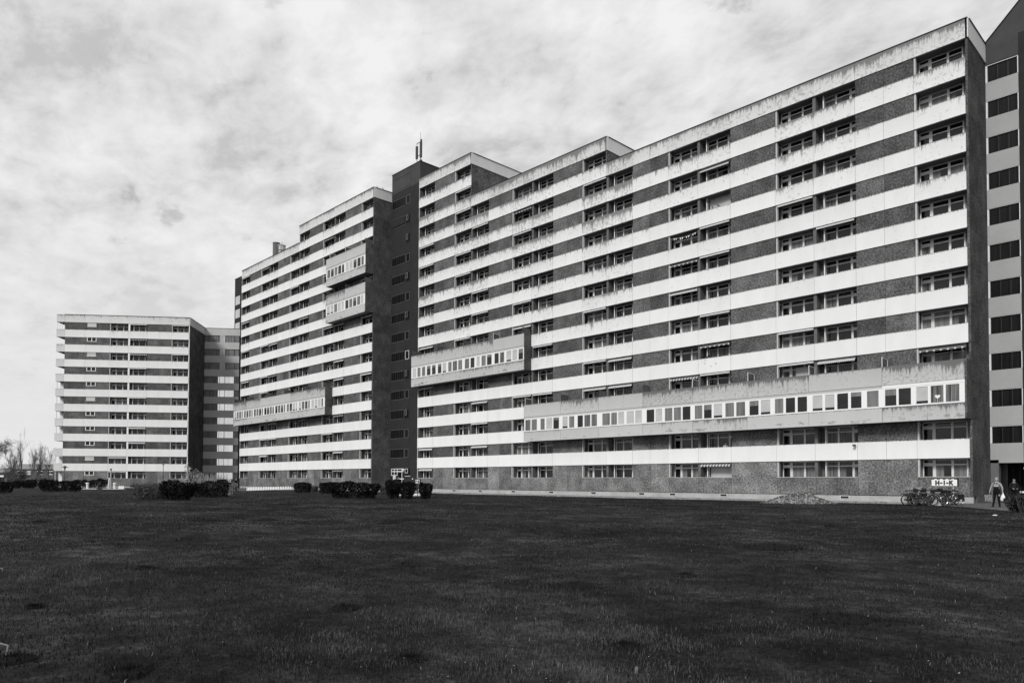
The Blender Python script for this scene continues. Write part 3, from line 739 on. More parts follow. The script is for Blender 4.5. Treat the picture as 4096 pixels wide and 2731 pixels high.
p = MB(); p.box(-10.98, -10.68, -.01, .1, 2.12, Z(11), 'white_frame'); p.box(-.155, -.02, -.01, .1, 2.12, Z(11), 'white_frame'); p.build('loggia_pillar', rootA)
for k in range(11):                       # small bathroom windows, some with their shutters down
    z1 = Z(k+1)-.08; z0 = z1-.62; g = MB(); sh = k in (1, 8, 5, 10)
    g.box(-18.2, -16.65, -.02, -.004, z0, z1, 'blind' if k in (1, 8) else ('metal_light' if sh else 'glass')); o = g.build('window', rootA)
    f = MB(); f.box(-18.25, -16.6, -.06, .0, z0-.08, z0, 'white_frame')
    if not sh:
        f.box(-17.48, -17.36, -.04, 0, z0, z1, 'white_frame'); f.box(-18.25, -18.14, -.04, 0, z0, z1, 'white_frame'); f.box(-16.71, -16.6, -.04, 0, z0, z1, 'white_frame')
    f.build('frame', o)
for k in range(1, 12):                    # balconies past the left edge
    b = MB(); top = k == 11
    b.box(-23.6, -22.17, -.07, .06, Z(k), Z(k)+(1.40 if top else BH), 'paint', .25+.06*k, .80)
    b.box(-23.6, -22.17, .06, 4.5, Z(k), Z(k)+.16, 'soffit')
    b.box(-23.6, -23.5, .06, 4.5, Z(k)+.16, Z(k)+(1.38 if top else 1.36), 'paint', .25+.05*k, .80)
    b.build('balcony', rootA)
for k in (0, 1, 3, 4, 5, 6, 10):
    b = MB()
    if k == 10:
        for i in range(4): b.tube([(-23.5+i*.42, .1, Z(k)+BH), (-23.5+i*.42, .1, Z(k+1))], .03, 'frame', 4)
    else: b.box(-23.35, -22.2, 1.2, 1.25, (Z(k) if k else 0)+.2, Z(k+1)-.12, 'white'); b.box(-23.42, -23.35, .05, .15, (Z(k)+BH if k else 0), Z(k+1), 'frame')
    b.build('balcony_screen', rootA)
rootK = thing('stair_wing', (-132.63, -3.70, -.1), angA, 'grey banded stair wing with lit curtained windows between far left and middle blocks', 'stair wing')
t = MB(); t.box(-.3, 6.8, .3, 7, 0, 31.9, 'loggia_wall'); t.box(-.3, 6.75, -.1, .3, -.2, 1.3, 'plinth'); t.build('wall', rootK)
t = MB(); t.box(-.3, 6.85, -.05, .2, Z(11)-.05, Z(11)+1.36, 'wing_band'); t.build('roof_band', rootK)
t = MB(); t.box(-.3, 6.9, -.1, .3, Z(11)+1.363, Z(11)+1.43, 'cap'); t.build('roof_edge', rootK)
for k in range(11):
    zt = Z(k+1)-.06; zb = zt-1.30
    if k: b = MB(); b.box(-.3, 6.72, -.05, .2, Z(k)-.04, Z(k)+1.36, 'wing_band'); b.build('spandrel_band', rootK)
    g = MB(); lit = k < 8
    g.box(-.2, 2.62, .08, .12, zb, zt, 'ribbed_glass')
    g.box(2.98, 3.93, .06, .10, zb, zt, 'lit_glass' if lit else 'blind'); g.box(4.02, 5.72, .08, .12, zb, zt, 'lit_glass' if lit else 'ribbed_glass')
    g.box(2.66, 2.96, .08, .12, zb, zt, 'lit_glass' if lit else 'ribbed_glass'); g.box(5.76, 6.65, .08, .12, zb, zt, 'ribbed_glass')
    o = g.build('window', rootK)
    f = MB()
    for q in (2.60, 2.95, 3.95, 5.72): f.box(q, q+.06, .02, .1, zb, zt, 'dark_frame')
    f.box(-.2, 6.7, .02, .1, zt, zt+.05, 'dark_frame'); f.box(-.2, 6.7, .02, .1, zb-.04, zb, 'dark_frame')
    if not lit: f.box(2.99, 3.93, .0, .05, zt-.12, zt, 'white_frame'); f.box(2.99, 3.06, .0, .05, zb, zt-.12, 'white_frame'); f.box(3.86, 3.93, .0, .05, zb, zt-.12, 'white_frame')
    f.build('frame', o)
#SPLIT
# ------------------------------------------------------------------ ground
def grid_sheet(name, fn, us, vs, m, kind='structure', lift=0.0):
    pts = []; fs = []
    for u in us:
        for v in vs:
            x, y = fn(u, v); pts.append((x, y, float(H(x, y))+lift))
    n = len(vs)
    for i in range(len(us)-1):
        for j in range(n-1): fs.append((i*n+j, i*n+j+1, (i+1)*n+j+1, (i+1)*n+j))
    me = bpy.data.meshes.new(name); me.from_pydata(pts, [], fs); me.materials.append(M[m])
    o = link(name, me); o['kind'] = kind
    me.polygons.foreach_set('use_smooth', [True]*len(me.polygons)); return o
rad = np.concatenate([[0.05], np.geomspace(1.0, 150, 150), [220, 350, 700, 1500, 3500]])
grid_sheet('ground', lambda r, t: (CAM.x+r*math.cos(t), CAM.y+r*math.sin(t)), rad, np.linspace(0, 2*PI, 181), 'lawn')
# bare strip along the right block, with a ragged grass edge
def strip(u, v):
    e = -6.4-.5*math.sin(u*.21)-.25*math.sin(u*.9)-.12*math.sin(u*3.1)+(1.6 if u < -45 else 0)*min(1, (-45-u)/10)
    return (u, e*(1-v)+.3*v)
grid_sheet('bare_ground', strip, np.linspace(-64, 1.0, 260), np.linspace(0, 1, 8), 'gravel_soil', lift=.012)
def pave(u, v):                       # paved forecourt beside the end of the block: quad (block corner .. lawn edge)
    a = Vector((-.8, -6.0)).lerp(Vector((5.6, -15.6)), u); b = Vector((-.8, 8.0)).lerp(Vector((16, 8)), u)
    e = .12*math.sin(u*23)+.08*math.sin(u*51)
    p = a.lerp(b, v); return (p.x+e*(1-v), p.y-e*(1-v))
grid_sheet('pavement', pave, np.linspace(0, 1, 50), np.linspace(0, 1, 12), 'asphalt', lift=.018)
grid_sheet('footpath', lambda u, v: (u, -9.2+v*2.0+(.9 if v > .5 else 0)), np.linspace(-118, -66, 50), np.linspace(0, 1, 3), 'asphalt', lift=.012)
grid_sheet('forecourt', lambda u, v: (u, -9+v*8.9), np.linspace(-72.6, -64, 10), np.linspace(0, 1, 6), 'asphalt', lift=.016)
Aw = lambda s, b: (-125.51+math.cos(angA)*s-math.sin(angA)*b, -9.17+math.sin(angA)*s+math.cos(angA)*b)
grid_sheet('footpath', lambda u, v: Aw(u, -6+v*2.2), np.linspace(-40, 8, 40), np.linspace(0, 1, 3), 'asphalt', lift=.012)

# grass blades (real geometry out to about 45 m), sized and spaced with distance
g = np.random.default_rng(3)
def blades(n, r0, r1, p, h0, w0, name, half=.66):
    u = g.random(n); e = 2-p; r = (r0**e+u*(r1**e-r0**e))**(1/e)
    t = _y+(g.random(n)*2-1)*half
    x = CAM.x+r*np.cos(t); y = CAM.y+r*np.sin(t)
    cl = (np.sin(x*1.9+2*np.sin(y*1.1))*np.sin(y*2.3+1.5*np.sin(x*.8))+.7*np.sin(x*5.1+y*2)*np.sin(y*6.3-x*3.1)+.8*np.sin(x*.5+1)*np.sin(y*.43+2*np.sin(x*.21)))/2.5
    keep = g.random(n) < np.where(r > 25, .75-.45*(r-25)/60, .75)*(.85+.9*cl); x, y, r, cl = x[keep], y[keep], r[keep], cl[keep]
    keep = (x-CAM.x)*FWD.x+(y-CAM.y)*FWD.y > 1
    ok = ~((y > -7.2) & (x < 1.0)) & ~((x > .4) & ((y+6.9) > -(x-1.2)*1.9)); x, y, r, cl = x[ok], y[ok], r[ok], cl[ok]; n = len(x)
    z = H(x, y); h = h0*(.55+.9*g.random(n))*(1+.5*cl); w_ = w0*(.6+.8*g.random(n))*np.maximum(1, r/11)
    a = g.random(n)*2*PI; l = h*(.15+.9*g.random(n)**1.5); la = g.random(n)*2*PI
    dx, dy = np.cos(a)*w_/2, np.sin(a)*w_/2
    V = np.empty((n, 5, 3))
    V[:, 0] = np.c_[x-dx, y-dy, z-.01]; V[:, 1] = np.c_[x+dx, y+dy, z-.01]
    mx, my = x+np.cos(la)*l*.3, y+np.sin(la)*l*.3
    V[:, 2] = np.c_[mx-dx*.7, my-dy*.7, z+h*.6]; V[:, 3] = np.c_[mx+dx*.7, my+dy*.7, z+h*.6]
    V[:, 4] = np.c_[x+np.cos(la)*l, y+np.sin(la)*l, z+h*(.98-.25*l/h)]
    me = bpy.data.meshes.new(name); me.vertices.add(n*5); me.vertices.foreach_set('co', V.ravel())
    F = (np.arange(n)*5)[:, None]+np.array([0, 1, 3, 2, 2, 3, 4]); me.loops.add(n*7); me.loops.foreach_set('vertex_index', F.ravel())
    me.polygons.add(n*2); ls = (np.arange(n)*7)[:, None]+np.array([0, 4]); me.polygons.foreach_set('loop_start', ls.ravel().astype(np.int32))
    me.polygons.foreach_set('loop_total', np.tile([4, 3], n).astype(np.int32))
    big = np.sin(x*.33+2*np.sin(y*.19))*np.sin(y*.41+1.7*np.sin(x*.17)); gv = np.clip(.44+.40*cl+.22*big+.42*(g.random(n)-.5), 0, .93); gv[g.random(n) < .006] = 1.0
    at_ = me.attributes.new('gv', 'FLOAT', 'POINT'); at_.data.foreach_set('value', np.repeat(gv, 5))
    me.materials.append(M['blades']); me.update(calc_edges=True); me.validate()
    o = link(name, me); o['kind'] = 'stuff'; return o
blades(620000, 3.4, 85, 1.55, .036, .0062, 'grass')
# tufts, mole hills, daisies and litter
moles = [(1670, 2080, .9), (3092, 2190, 1.3), (585, 2275, .35), (140, 2430, .22), (158, 2088, .35), (1380, 2435, .4), (1070, 2080, 1.1), (820, 2082, .8), (1640, 2640, .3), (3380, 2480, .7),
         (2740, 2305, .45), (3320, 2105, .4), (520, 2690, .35), (2500, 2590, .4), (1150, 2018, .9), (1560, 2092, .8), (60, 2640, .4), (2300, 2345, .7)]
def tussock(px, py, s, i):
    P = at(px, py); b = MB(); r = random.Random(i); n = 420; gvs = []
    b.lathe([(s*.55, -.03), (s*.40, .02), (s*.2, .05*min(1, s)+.02)], 'soil_dark', 10)
    for k in range(n):
        rr = s*.7*r.random()**.7*(.65+.35*math.sin(k*.37)); t = r.random()*2*PI; x, y = rr*math.cos(t), rr*math.sin(t)
        h = r.uniform(.03, .095)*(.7+.3*min(1.3, s))*(1.3-rr/s*.9); a = r.random()*6.28; w_ = .005+.007*s; l = r.uniform(0, .1); la = r.random()*6.28
        b.add([(x-w_*math.cos(a), y-w_*math.sin(a), -.02), (x+w_*math.cos(a), y+w_*math.sin(a), -.02), (x+l*math.cos(la), y+l*math.sin(la), h)], [(0, 1, 2)], 'blades', gv=r.uniform(.0, .42)**1.3)
    o = b.build('tussock', None, P)
    return tag(o, None, 'grass tuft', 'dark tufts dotted over the lawn')
tl = ['dark grass tuft in the middle of the lawn, left of the stair tower line', 'largest dark grass tuft, right half of the lawn in front of the long glazed bay', 'small dark mound in the left lawn beside a dark streak', 'small dark clod near the left edge, lower lawn',
      'tiny dark clod at the far left, upper lawn', 'low dark tuft in the lower middle of the lawn', 'broad dark patch of grass below the middle hedges', 'broad dark patch of grass below the big twiggy shrub', 'dark tuft near the bottom edge, left of centre',
      'wide dark tuft low on the right side of the lawn', 'dark tuft right of centre, halfway down the lawn', 'thin dark tuft in front of the gravel heap', 'dark clump at the bottom left of the lawn', 'dark tuft at the bottom, right of centre',
      'dark patch of grass close to the middle hedge', 'dark patch of grass below the two vase-shaped shrubs', 'dark hollow with dry stalks at the bottom left edge', 'flat dark tuft at the centre right of the lawn']
for i, (a, b_, s) in enumerate(moles): tussock(a, b_, s, i)['label'] = tl[i]
b = MB(); r = random.Random(77)
for i in range(170):
    d = 4.5*(50/4.5)**r.random(); t = _y+r.uniform(-.62, .62)*(1 if r.random() < .5 else .9)
    x, y = CAM.x+d*math.cos(t), CAM.y+d*math.sin(t)
    if y > -9: continue
    z = float(H(x, y))+.05; s = .0045*(1+.03*d)*r.uniform(.6, 1.3)
    b.add([(x-s, y-s, z), (x+s, y-s, z+.003), (x+s, y+s, z+.006), (x-s, y+s, z)], [(0, 1, 2, 3)], 'cloth_white')
o = b.build('daisies'); o['kind'] = 'stuff'
P = at(3980, 2064); b = MB(); b.lathe([(.02, 0), (.09, .01), (.10, .03), (.05, .05)], 'white', 9); tag(b.build('litter', None, P+Vector((0, 0, .02))), 'white crumpled scrap on the grass in front of the man with bags', 'litter')
for i, (a, q, lab) in enumerate(((0, 2290, 'thin dry stick lying at the left edge halfway down the lawn'), (10, 2615, 'thicker dry stick lying at the bottom left edge of the lawn'))):
    P = at(a, q); b = MB(); b.tube([(-.35, 0, .05), (0, .04, .07), (.35, -.03, .06)], [.010, .008, .004], 'frame_dull', 5); tag(b.build('stick', None, P), lab, 'stick', 'sticks on the lawn')
    bpy.data.objects[-1] if False else None
P = at(2545, 2690); b = MB(); b.lathe([(.014, 0), (.013, .035), (.004, .055)], 'frame_dull', 6); tag(b.build('pebble', None, P), 'small pale upright stone at the bottom centre of the lawn', 'stone')

# gravel heap
hp = at_depth(3195, 50.5); hp = Vector((hp.x, hp.y, float(H(hp.x, hp.y))))
r = random.Random(4); b = MB()
def heapz(x, y): 
    q = max(0, 1-math.hypot(x/2.4, y/1.9)); return .66*math.sin(q*PI/2)**1.15*(1+.12*math.sin(x*3)*math.cos(y*2.5))
n = 26; vs = [(i/n*6-3, j/n*4.2-2.1, heapz(i/n*6-3, j/n*4.2-2.1)-.03) for i in range(n+1) for j in range(n+1)]
b.add(vs, [(i*(n+1)+j, (i+1)*(n+1)+j, (i+1)*(n+1)+j+1, i*(n+1)+j+1) for i in range(n) for j in range(n)], 'gravel_soil')
for i in range(2600):
    t = r.random()*6.28; q = r.random()**.6; x, y = 2.6*q*math.cos(t), 2.1*q*math.sin(t); z = heapz(x, y); s = r.uniform(.04, .09)
    c = [Vector((r.uniform(-1, 1), r.uniform(-1, 1), r.uniform(-.6, .8)))*s+Vector((x, y, z+.01)) for _ in range(4)]
    b.add(c, [(0, 1, 2), (0, 2, 3), (0, 3, 1), (1, 3, 2)], r.choice(['plinth', 'soffit', 'frame_dull', 'bark', 'metal_dark', 'loggia_wall', 'metal_dark']))
o = b.build('gravel_heap', None, hp); o.rotation_euler.z = _y-PI/2; tag(o, 'heap of loose gravel piled on the bare strip against the right block', 'gravel heap')
# scattered stones on the bare strip
b = MB()
for i in range(1500):
    x = r.uniform(-64, 0); y = r.uniform(-6.6, -.4); s = r.uniform(.02, .07); z = float(H(x, y))+.02
    c = [Vector((r.uniform(-1, 1), r.uniform(-1, 1), r.uniform(-.6, .8)))*s+Vector((x, y, z)) for _ in range(4)]
    b.add(c, [(0, 1, 2), (0, 2, 3), (0, 3, 1), (1, 3, 2)], r.choice(['slab_pale', 'plinth', 'bark', 'metal_dark']))
o = b.build('rubble'); o['kind'] = 'stuff'

# ------------------------------------------------------------------ shrubs and hedges
def hedge(name, P, W, D, Ht, rz, n, label, cat, m='leaf', leaf=.085, taper=.8, rough=.12, twigs=60, seed=1, group=None, open_=0., tm='twig', sprout=0):
    """clipped shrub: leaf clumps through a rounded box that narrows to the foot, on real stems"""
    r = random.Random(seed); fo = MB(); st = MB()
    def scale(z): return taper+(1-taper)*min(1, z/(Ht*.6))
    ph = [r.uniform(0, 6) for _ in range(6)]
    for i in range(n):
        z = Ht*(.06+.94*r.random()**.75); sx = scale(z)
        top = z > Ht*.86; k = 1-.28*((z-Ht*.86)/(Ht*.14))**2 if top else 1
        while True:
            x, y = r.uniform(-1, 1), r.uniform(-1, 1)
            if abs(x)**5+abs(y)**3 < 1 and (max(abs(x), abs(y)) > r.random()*.95 or z > Ht*.8): break
        bump_ = 1+rough*(math.sin(x*W*2.1+ph[0])*math.sin(z*3.2+ph[1])+.6*math.sin(x*W*5+ph[2]+z*4))
        px, py = x*W/2*sx*k*(1+rough*.25*math.sin(z*5+ph[3])), y*D/2*sx*k*bump_
        pz = z*(1+rough*.55*math.sin(px*1.7+ph[4])+rough*.3*math.sin(px*5.3+ph[5]))
        if open_ and r.random() < open_*(1-z/Ht): continue
        if r.random() < .5+.5*math.sin(px*2.6+ph[2])*math.sin(pz*4+ph[1])*.7:
            pass
        elif r.random() < .45: continue
        s = leaf*r.uniform(.5, 1.2)
        a = Vector((r.gauss(0, 1), r.gauss(0, 1), r.gauss(0, 1))).normalized(); c = a.orthogonal().normalized(); d = a.cross(c)
        c = Vector((px, py, pz)); q = a.orthogonal().normalized()
        fo.add([c-q*s-d*s*.5, c+q*s*.2-d*s*.7, c+q*s+d*s*.4, c-q*s*.1+d*s*.6], [(0, 1, 2, 3)], m)
    for i in range(twigs):
        x = r.uniform(-.5, .5)*W*taper*.9; y = r.uniform(-.5, .5)*D*taper*.9; hh = Ht*r.uniform(.75, 1.02+.06*sprout)
        x2 = x/taper*r.uniform(.95, 1.15)+r.uniform(-.12, .12); y2 = y/taper+r.uniform(-.15, .15)
        st.tube([(x*.9, y*.9, -.05), ((x+x2)/2+r.uniform(-.06, .06), (y+y2)/2, hh*.5), (x2, y2, hh)], [.02, .014, .006], tm, 4, False)
        for j in range(3):
            q = r.uniform(.35, .9); b0 = Vector((x+(x2-x)*q, y+(y2-y)*q, hh*q)); st.tube([b0, b0+Vector((r.uniform(-.25, .25), r.uniform(-.25, .25), r.uniform(.15, .4)))], [.009, .004], tm, 3, False)
    root = thing(name, P, rz, label, cat, group)
    fo.build('foliage', root); st.build('stems', root); return root
def px_hedge(xl, xr, yt, yb, D, label, cat='hedge', dens=1., name='hedge', **kw):
    L_, R_ = at(xl, yb), at(xr, yb); c = (L_+R_)/2; W = (R_-L_).length; d = depth(c); Ht = (yb-yt)/FPX*d
    rz = math.atan2(R_.y-L_.y, R_.x-L_.x); back = Vector((-math.sin(rz), math.cos(rz), 0))
    c = c+back*D*.5; c.z = float(H(c.x, c.y))-.02
    n = int(dens*(W*Ht*1.5+D*Ht+W*D)*230)
    hedge(name, c, W, D, Ht, rz, max(900, min(n, 11000)), label, cat, **kw)
px_hedge(-120, 46, 1927, 1972, 1.6, 'dark clipped hedge cut off by the left edge of the photo', seed=2)
px_hedge(50, 84, 1922, 1953, 1.2, 'short dark shrub just behind the hedge at the left edge', 'shrub', name='shrub', seed=3)
px_hedge(88, 150, 1919, 1952, 1.4, 'dark rounded shrub right of the gap with the pale path', 'shrub', name='shrub', seed=4)
px_hedge(142, 328, 1920, 1967, 1.8, 'long dark clipped hedge in front of the left end of the far block', seed=5)
px_hedge(326, 432, 1917, 1951, 1.3, 'dark loose hedge behind the long one, right of it', seed=6, rough=.2)
px_hedge(446, 486, 1924, 1947, 1.2, 'small rounded dark shrub just right of the leaning white posts', 'shrub', name='shrub', seed=7)
px_hedge(480, 600, 1915, 1945, 1.3, 'dark untrimmed hedge in front of the far block doorway balconies', seed=8, rough=.25)
px_hedge(600, 720, 1921, 1948, 1.2, 'dark hedge behind the twiggy shrub, below the lamp post', seed=9, rough=.2)
px_hedge(504, 640, 1934, 1997, 2.4, 'twiggy half-bare shrub at the left of the big clump, pale upright stems', 'shrub', name='shrub', seed=10, dens=.28, twigs=230, taper=.85, tm='bark', m='leaf_pale', sprout=1, open_=.5)
px_hedge(622, 750, 1925, 2001, 2.2, 'dense dark middle part of the big hedge clump', seed=11, dens=1.1)
px_hedge(742, 905, 1925, 1989, 2.2, 'dark right part of the big hedge clump, with pale shoots above', seed=12, dens=.9, twigs=120, sprout=2, rough=.18)
px_hedge(1171, 1241, 1929, 1971, 2.0, 'clipped box-shaped dark hedge, leftmost of the middle row', seed=13, rough=.05, taper=.9)
px_hedge(1240, 1278, 1944, 1967, 1.0, 'low bare twiggy shrub in the gap between the box-shaped hedge and the long hedge', 'shrub', name='shrub', seed=14, dens=.3, twigs=60, m='leaf_pale')
px_hedge(1274, 1345, 1928, 1974, 2.0, 'clipped dark hedge end behind the left end of the long middle hedge', seed=15, rough=.06, taper=.95)
px_hedge(1308, 1520, 1929, 1994, 2.4, 'longest dark hedge of the middle row, in front of the end wall', seed=16, rough=.1)
px_hedge(1518, 1552, 1940, 1975, 1.0, 'thin twiggy shrub between the long hedge and the vase-shaped shrubs', 'shrub', name='shrub', seed=17, dens=.3, twigs=60, m='leaf_pale', tm='bark')
vs_ = dict(name='shrub', taper=.55, m='leaf', twigs=50)
px_hedge(1541, 1605, 1924, 1995, 2.0, 'vase-shaped dark shrub nearest the long hedge, in front of the tower entrance', 'shrub', seed=18, **vs_)
px_hedge(1605, 1669, 1929, 1996, 2.0, 'middle one of the three vase-shaped dark shrubs', 'shrub', seed=19, **vs_)
px_hedge(1672, 1728, 1934, 1996, 2.0, 'rightmost vase-shaped dark shrub, beside the corner of the right block', 'shrub', seed=20, **vs_)
px_hedge(4072, 4200, 1992, 2050, 1.2, 'low dark twiggy shrub at the right edge, beside the man with bags', 'shrub', name='shrub', seed=21, dens=.4, twigs=150, tm='bark', open_=.3)
px_hedge(1330, 1400, 1905, 1930, .8, 'thin upright bare twigs rising behind the long middle hedge', 'shrub', name='shrub', seed=23, dens=.04, twigs=70, tm='bark')
# pale grasses behind the big clump and a small flowering tree inside it
def reeds(xl, xr, dep, Ht, n, label, seed):
    a, b_ = at_depth(xl, dep), at_depth(xr, dep); r = random.Random(seed); b = MB(); c = (a+b_)/2
    for i in range(n):
        p = a.lerp(b_, r.random())-c; p.z = 0; p += Vector((r.uniform(-.6, .6), r.uniform(-.6, .6), 0)); h = Ht*r.uniform(.6, 1.05)
        t = r.uniform(-.35, .35); b.tube([p, p+Vector((t*.3, t*.2, h*.6)), p+Vector((t*1.1, t*.8, h))], [.02, .014, .006], 'plinth', 3, False)
    tag(b.build('ornamental_grass', None, c), label, 'grass', None)
reeds(742, 905, 72, 2.2, 420, 'tall pale dry grasses standing behind the right part of the big hedge clump', 5)

def tree(name, P, Ht, spread, label, seed, m='bark', depthn=5, up=.75, trunk=.13, group=None, blossom=None, n0=7, clear=.25, tmul=1.):
    r = random.Random(seed); tr = MB(); cr = MB(); fl = MB()
    def branch(p, d, L_, rad, lev):
        pts = [p]; rr = [rad]; steps = 4 if lev < 2 else 3
        for i in range(steps):
            d = (d+Vector((r.gauss(0, .16), r.gauss(0, .16), r.gauss(0, .08)+.10*up))).normalized()
            pts.append(pts[-1]+d*L_/steps); rr.append(max(rad*(1-.75*(i+1)/steps), .007*tmul))
        (tr if lev == 0 else cr).tube(pts, rr, m, 6 if lev == 0 else (4 if lev < 2 else 3), False)
        if lev < depthn:
            k = n0 if lev == 0 else (5 if lev < 3 else 3)
            for j in range(k):
                q = r.uniform(clear if lev == 0 else .2, 1.0)*(len(pts)-1); i = min(int(q), len(pts)-2); b0 = pts[i].lerp(pts[i+1], q-i)
                a = r.random()*6.28; out = Vector((math.cos(a), math.sin(a), 0))
                dd = (d*up+out*spread+Vector((0, 0, up*.5))).normalized()
                branch(b0, dd, L_*r.uniform(.42, .66), rr[i]*.6, lev+1)
        elif blossom:
            for _ in range(3):
                s = r.uniform(.03, .06); c = pts[-1]+Vector((r.gauss(0, .08), r.gauss(0, .08), r.gauss(0, .08))); a = Vector((r.gauss(0, 1), r.gauss(0, 1), r.gauss(0, 1))).normalized(); q = a.orthogonal().normalized(); e = a.cross(q)
                fl.add([c-q*s, c-e*s, c+q*s, c+e*s], [(0, 1, 2, 3)], blossom)
    branch(Vector((0, 0, -.1)), Vector((0, 0, 1)), Ht*.62, trunk, 0)
    root = thing(name, P, 0, label, 'tree', group); tr.build('trunk', root); cr.build('crown', root)
    if fl.f: fl.build('blossom', root)
    return root
P = at(728, 1999); tree('blossom_tree', P, 2.3, .55, 'small flowering tree with forked trunk rising out of the big hedge clump', 8, m='twig', depthn=3, blossom='blossom', n0=9, trunk=.09, clear=.1)
gp = 'bare trees beyond the far left block'
tr_ = [(20, 170, 7.5, .30, 'slim bare tree beyond the hedge, second from the left edge of the photo'), (43, 175, 8.2, .16, 'thin upright bare poplar left of the tallest one'), (54, 178, 8.4, .15, 'narrow bare poplar just left of the tallest one'),
       (80, 170, 10.8, .24, 'tallest bare poplar in the group left of the far block'), (119, 176, 8.6, .16, 'twin-stemmed bare poplar right of the tallest one'), (140, 172, 9.6, .2, 'second tallest bare poplar, midway to the far block'),
       (163, 178, 8.0, .2, 'thin bare tree right of the second tallest poplar'), (192, 166, 8.8, .36, 'spreading bare tree closest to the far block')]
for i, (px, dp, hh, spd, lab) in enumerate(tr_):
    tree('bare_tree', at_depth(px, dp), hh, spd, lab, 40+i, m='bark_far', depthn=4, up=1.0 if spd < .3 else .75, trunk=.15, group=gp, n0=9, clear=.12, tmul=1.0)
tree('bare_tree', at_depth(80, 150), 4.6, .85, 'wide bushy bare tree in front of the poplars', 60, m='twig', depthn=5, up=.35, trunk=.16, n0=12, clear=.03, tmul=1.4)
tree('bare_tree', at_depth(-45, 120), 10.5, .95, 'leafless tree mostly outside the left edge, its branches reaching in', 61, depthn=5, up=.4, trunk=.2, n0=12, clear=.15, tmul=1.3)
# distant scrub + terraced house row
def scrub(px0, px1, dep, h, seed, label):
    r = random.Random(seed); a, b_ = at_depth(px0, dep), at_depth(px1, dep); c = (a+b_)/2; bb = MB()
    for i in range(2600):
        p = a.lerp(b_, r.random())-c; z = h*r.random()**1.3*(.75+.25*math.sin(p.x*.6)+.15*math.sin(p.y*1.7)); s = r.uniform(.10, .3)
        q = Vector((p.x+r.gauss(0, .8), p.y+r.gauss(0, .8), z)); n_ = Vector((r.gauss(0, 1), r.gauss(0, 1), r.gauss(0, 1))).normalized(); u = n_.orthogonal().normalized(); v = n_.cross(u)
        bb.add([q-u*s, q-v*s*.5, q+u*s, q+v*s*.5], [(0, 1, 2, 3)], 'leaf_pale')
    o = bb.build('scrub', None, c); o['kind'] = 'stuff'
scrub(-60, 62, 190, 3.4, 1, ''); scrub(60, 220, 165, 1.8, 2, ''); scrub(225, 560, 152, 1.2, 3, '')
hp = at_depth(165, 200); dirv = RT.copy(); dirv.z = 0
hr = thing('terraced_house', hp, math.atan2(RT.y, RT.x)+.12, 'low brick terraced house row in the distance left of the far block', 'house')
b = MB(); b.box(-7.5, 6, 0, 8, -.5, 4.4, 'brick_far'); b.build('wall', hr)
b = MB(); b.prism([(-.3, 4.403), (8.3, 4.403), (4, 5.9)], -7.7, 6.2, 'tile_far', 'x'); b.build('roof', hr)
for i, x in enumerate((-6.1, -3.8, -1.1, 1.6)):
    wv = MB(); wv.box(x, x+1.35, -.03, .0, 2.95, 3.95, 'glass' if i != 1 else 'blind'); o = wv.build('window', hr)
    wv = MB(); [wv.box(a, c, -.08, -.01, z0, z1, 'white_frame') for a, c, z0, z1 in ((x, x+1.35, 2.88, 3.05), (x, x+1.35, 3.75, 3.95), (x+.62, x+.72, 3.05, 3.75))]; wv.build('frame', o)
hp = at_depth(40, 215); hr = thing('terraced_house', hp, math.atan2(RT.y, RT.x)-.1, 'second distant brick house, half hidden by scrub behind the bare trees', 'house')
b = MB(); b.box(-6, 8, 0, 8, -.5, 3.6, 'brick_far'); b.build('wall', hr); b = MB(); b.prism([(-.3, 3.603), (8.3, 3.603), (4, 5.0)], -6.2, 8.2, 'tile_far', 'x'); b.build('roof', hr)

# ------------------------------------------------------------------ roof-top things, birds
def roofthing(px, py_top, dep): pass
ch = thing('chimney', (-115.5, 3.0, 40.3), 0, 'plain grey flue pipe, left of the two roof flues on the middle block', 'chimney')
b = MB(); b.lathe([(.68, 0), (.66, 6.4), (.70, 6.45), (.70, 6.6), (.6, 6.62)], 'loggia_wall', 18, (0, 0, 0)); b.build('flue', ch)
b = MB(); b.tube([(.9, 0, 0), (.9, 0, 4.4)], .09, 'metal_dark', 6); b.tube([(.6, 0, 4.2), (1.3, 0, 4.2)], .08, 'metal_dark', 6); b.build('bracket', ch)
ch = thing('chimney', (-113.3, 3.0, 40.1), 0, 'banded metal flue with cage top, right of the two roof flues on the middle block', 'chimney')
b = MB(); b.lathe([(.66, 0), (.66, 5.6), (.76, 5.7), (.76, 5.8), (.3, 5.85)], 'metal_light', 18); b.build('flue', ch)
b = MB()
for zz_ in (3.6, 4.7, 5.65): b.lathe([(.70, 0), (.70, .12)], 'metal_dark', 14, (0, 0, zz_))
for i in range(9): t = i*.7; b.tube([(.71*math.cos(t), .71*math.sin(t), 2.6), (.71*math.cos(t), .71*math.sin(t), 5.8)], .03, 'metal_dark', 4)
b.tube([(-.5, 0, 5.8), (0, 0, 6.4), (.5, 0, 5.8)], .03, 'metal_dark', 4); b.build('cage', ch)
def bird(loc, rz, label, name='pigeon'):
    b = MB(); b.lathe([(.01, -.17), (.05, -.10), (.075, 0), (.06, .08), (.035, .13), (.04, .17), (.02, .21), (.003, .24)], 'metal_dark', 8)
    me = b.mesh('bird')
    for v in me.vertices: x, y, z = v.co; v.co = (x, z*.85, .16+z*.5+.0*y+(y*.9 if abs(y) < .09 else 0))
    q = link(name, me, None, loc, rz); q['label'] = label; q['category'] = 'bird'; q['group'] = 'birds perched on the buildings'
    lg = MB(); lg.tube([(.02, 0, 0), (.02, 0, .12)], .006, 'metal_dark', 4); lg.tube([(-.02, 0, 0), (-.02, 0, .12)], .006, 'metal_dark', 4); lg.build('leg', q); return q
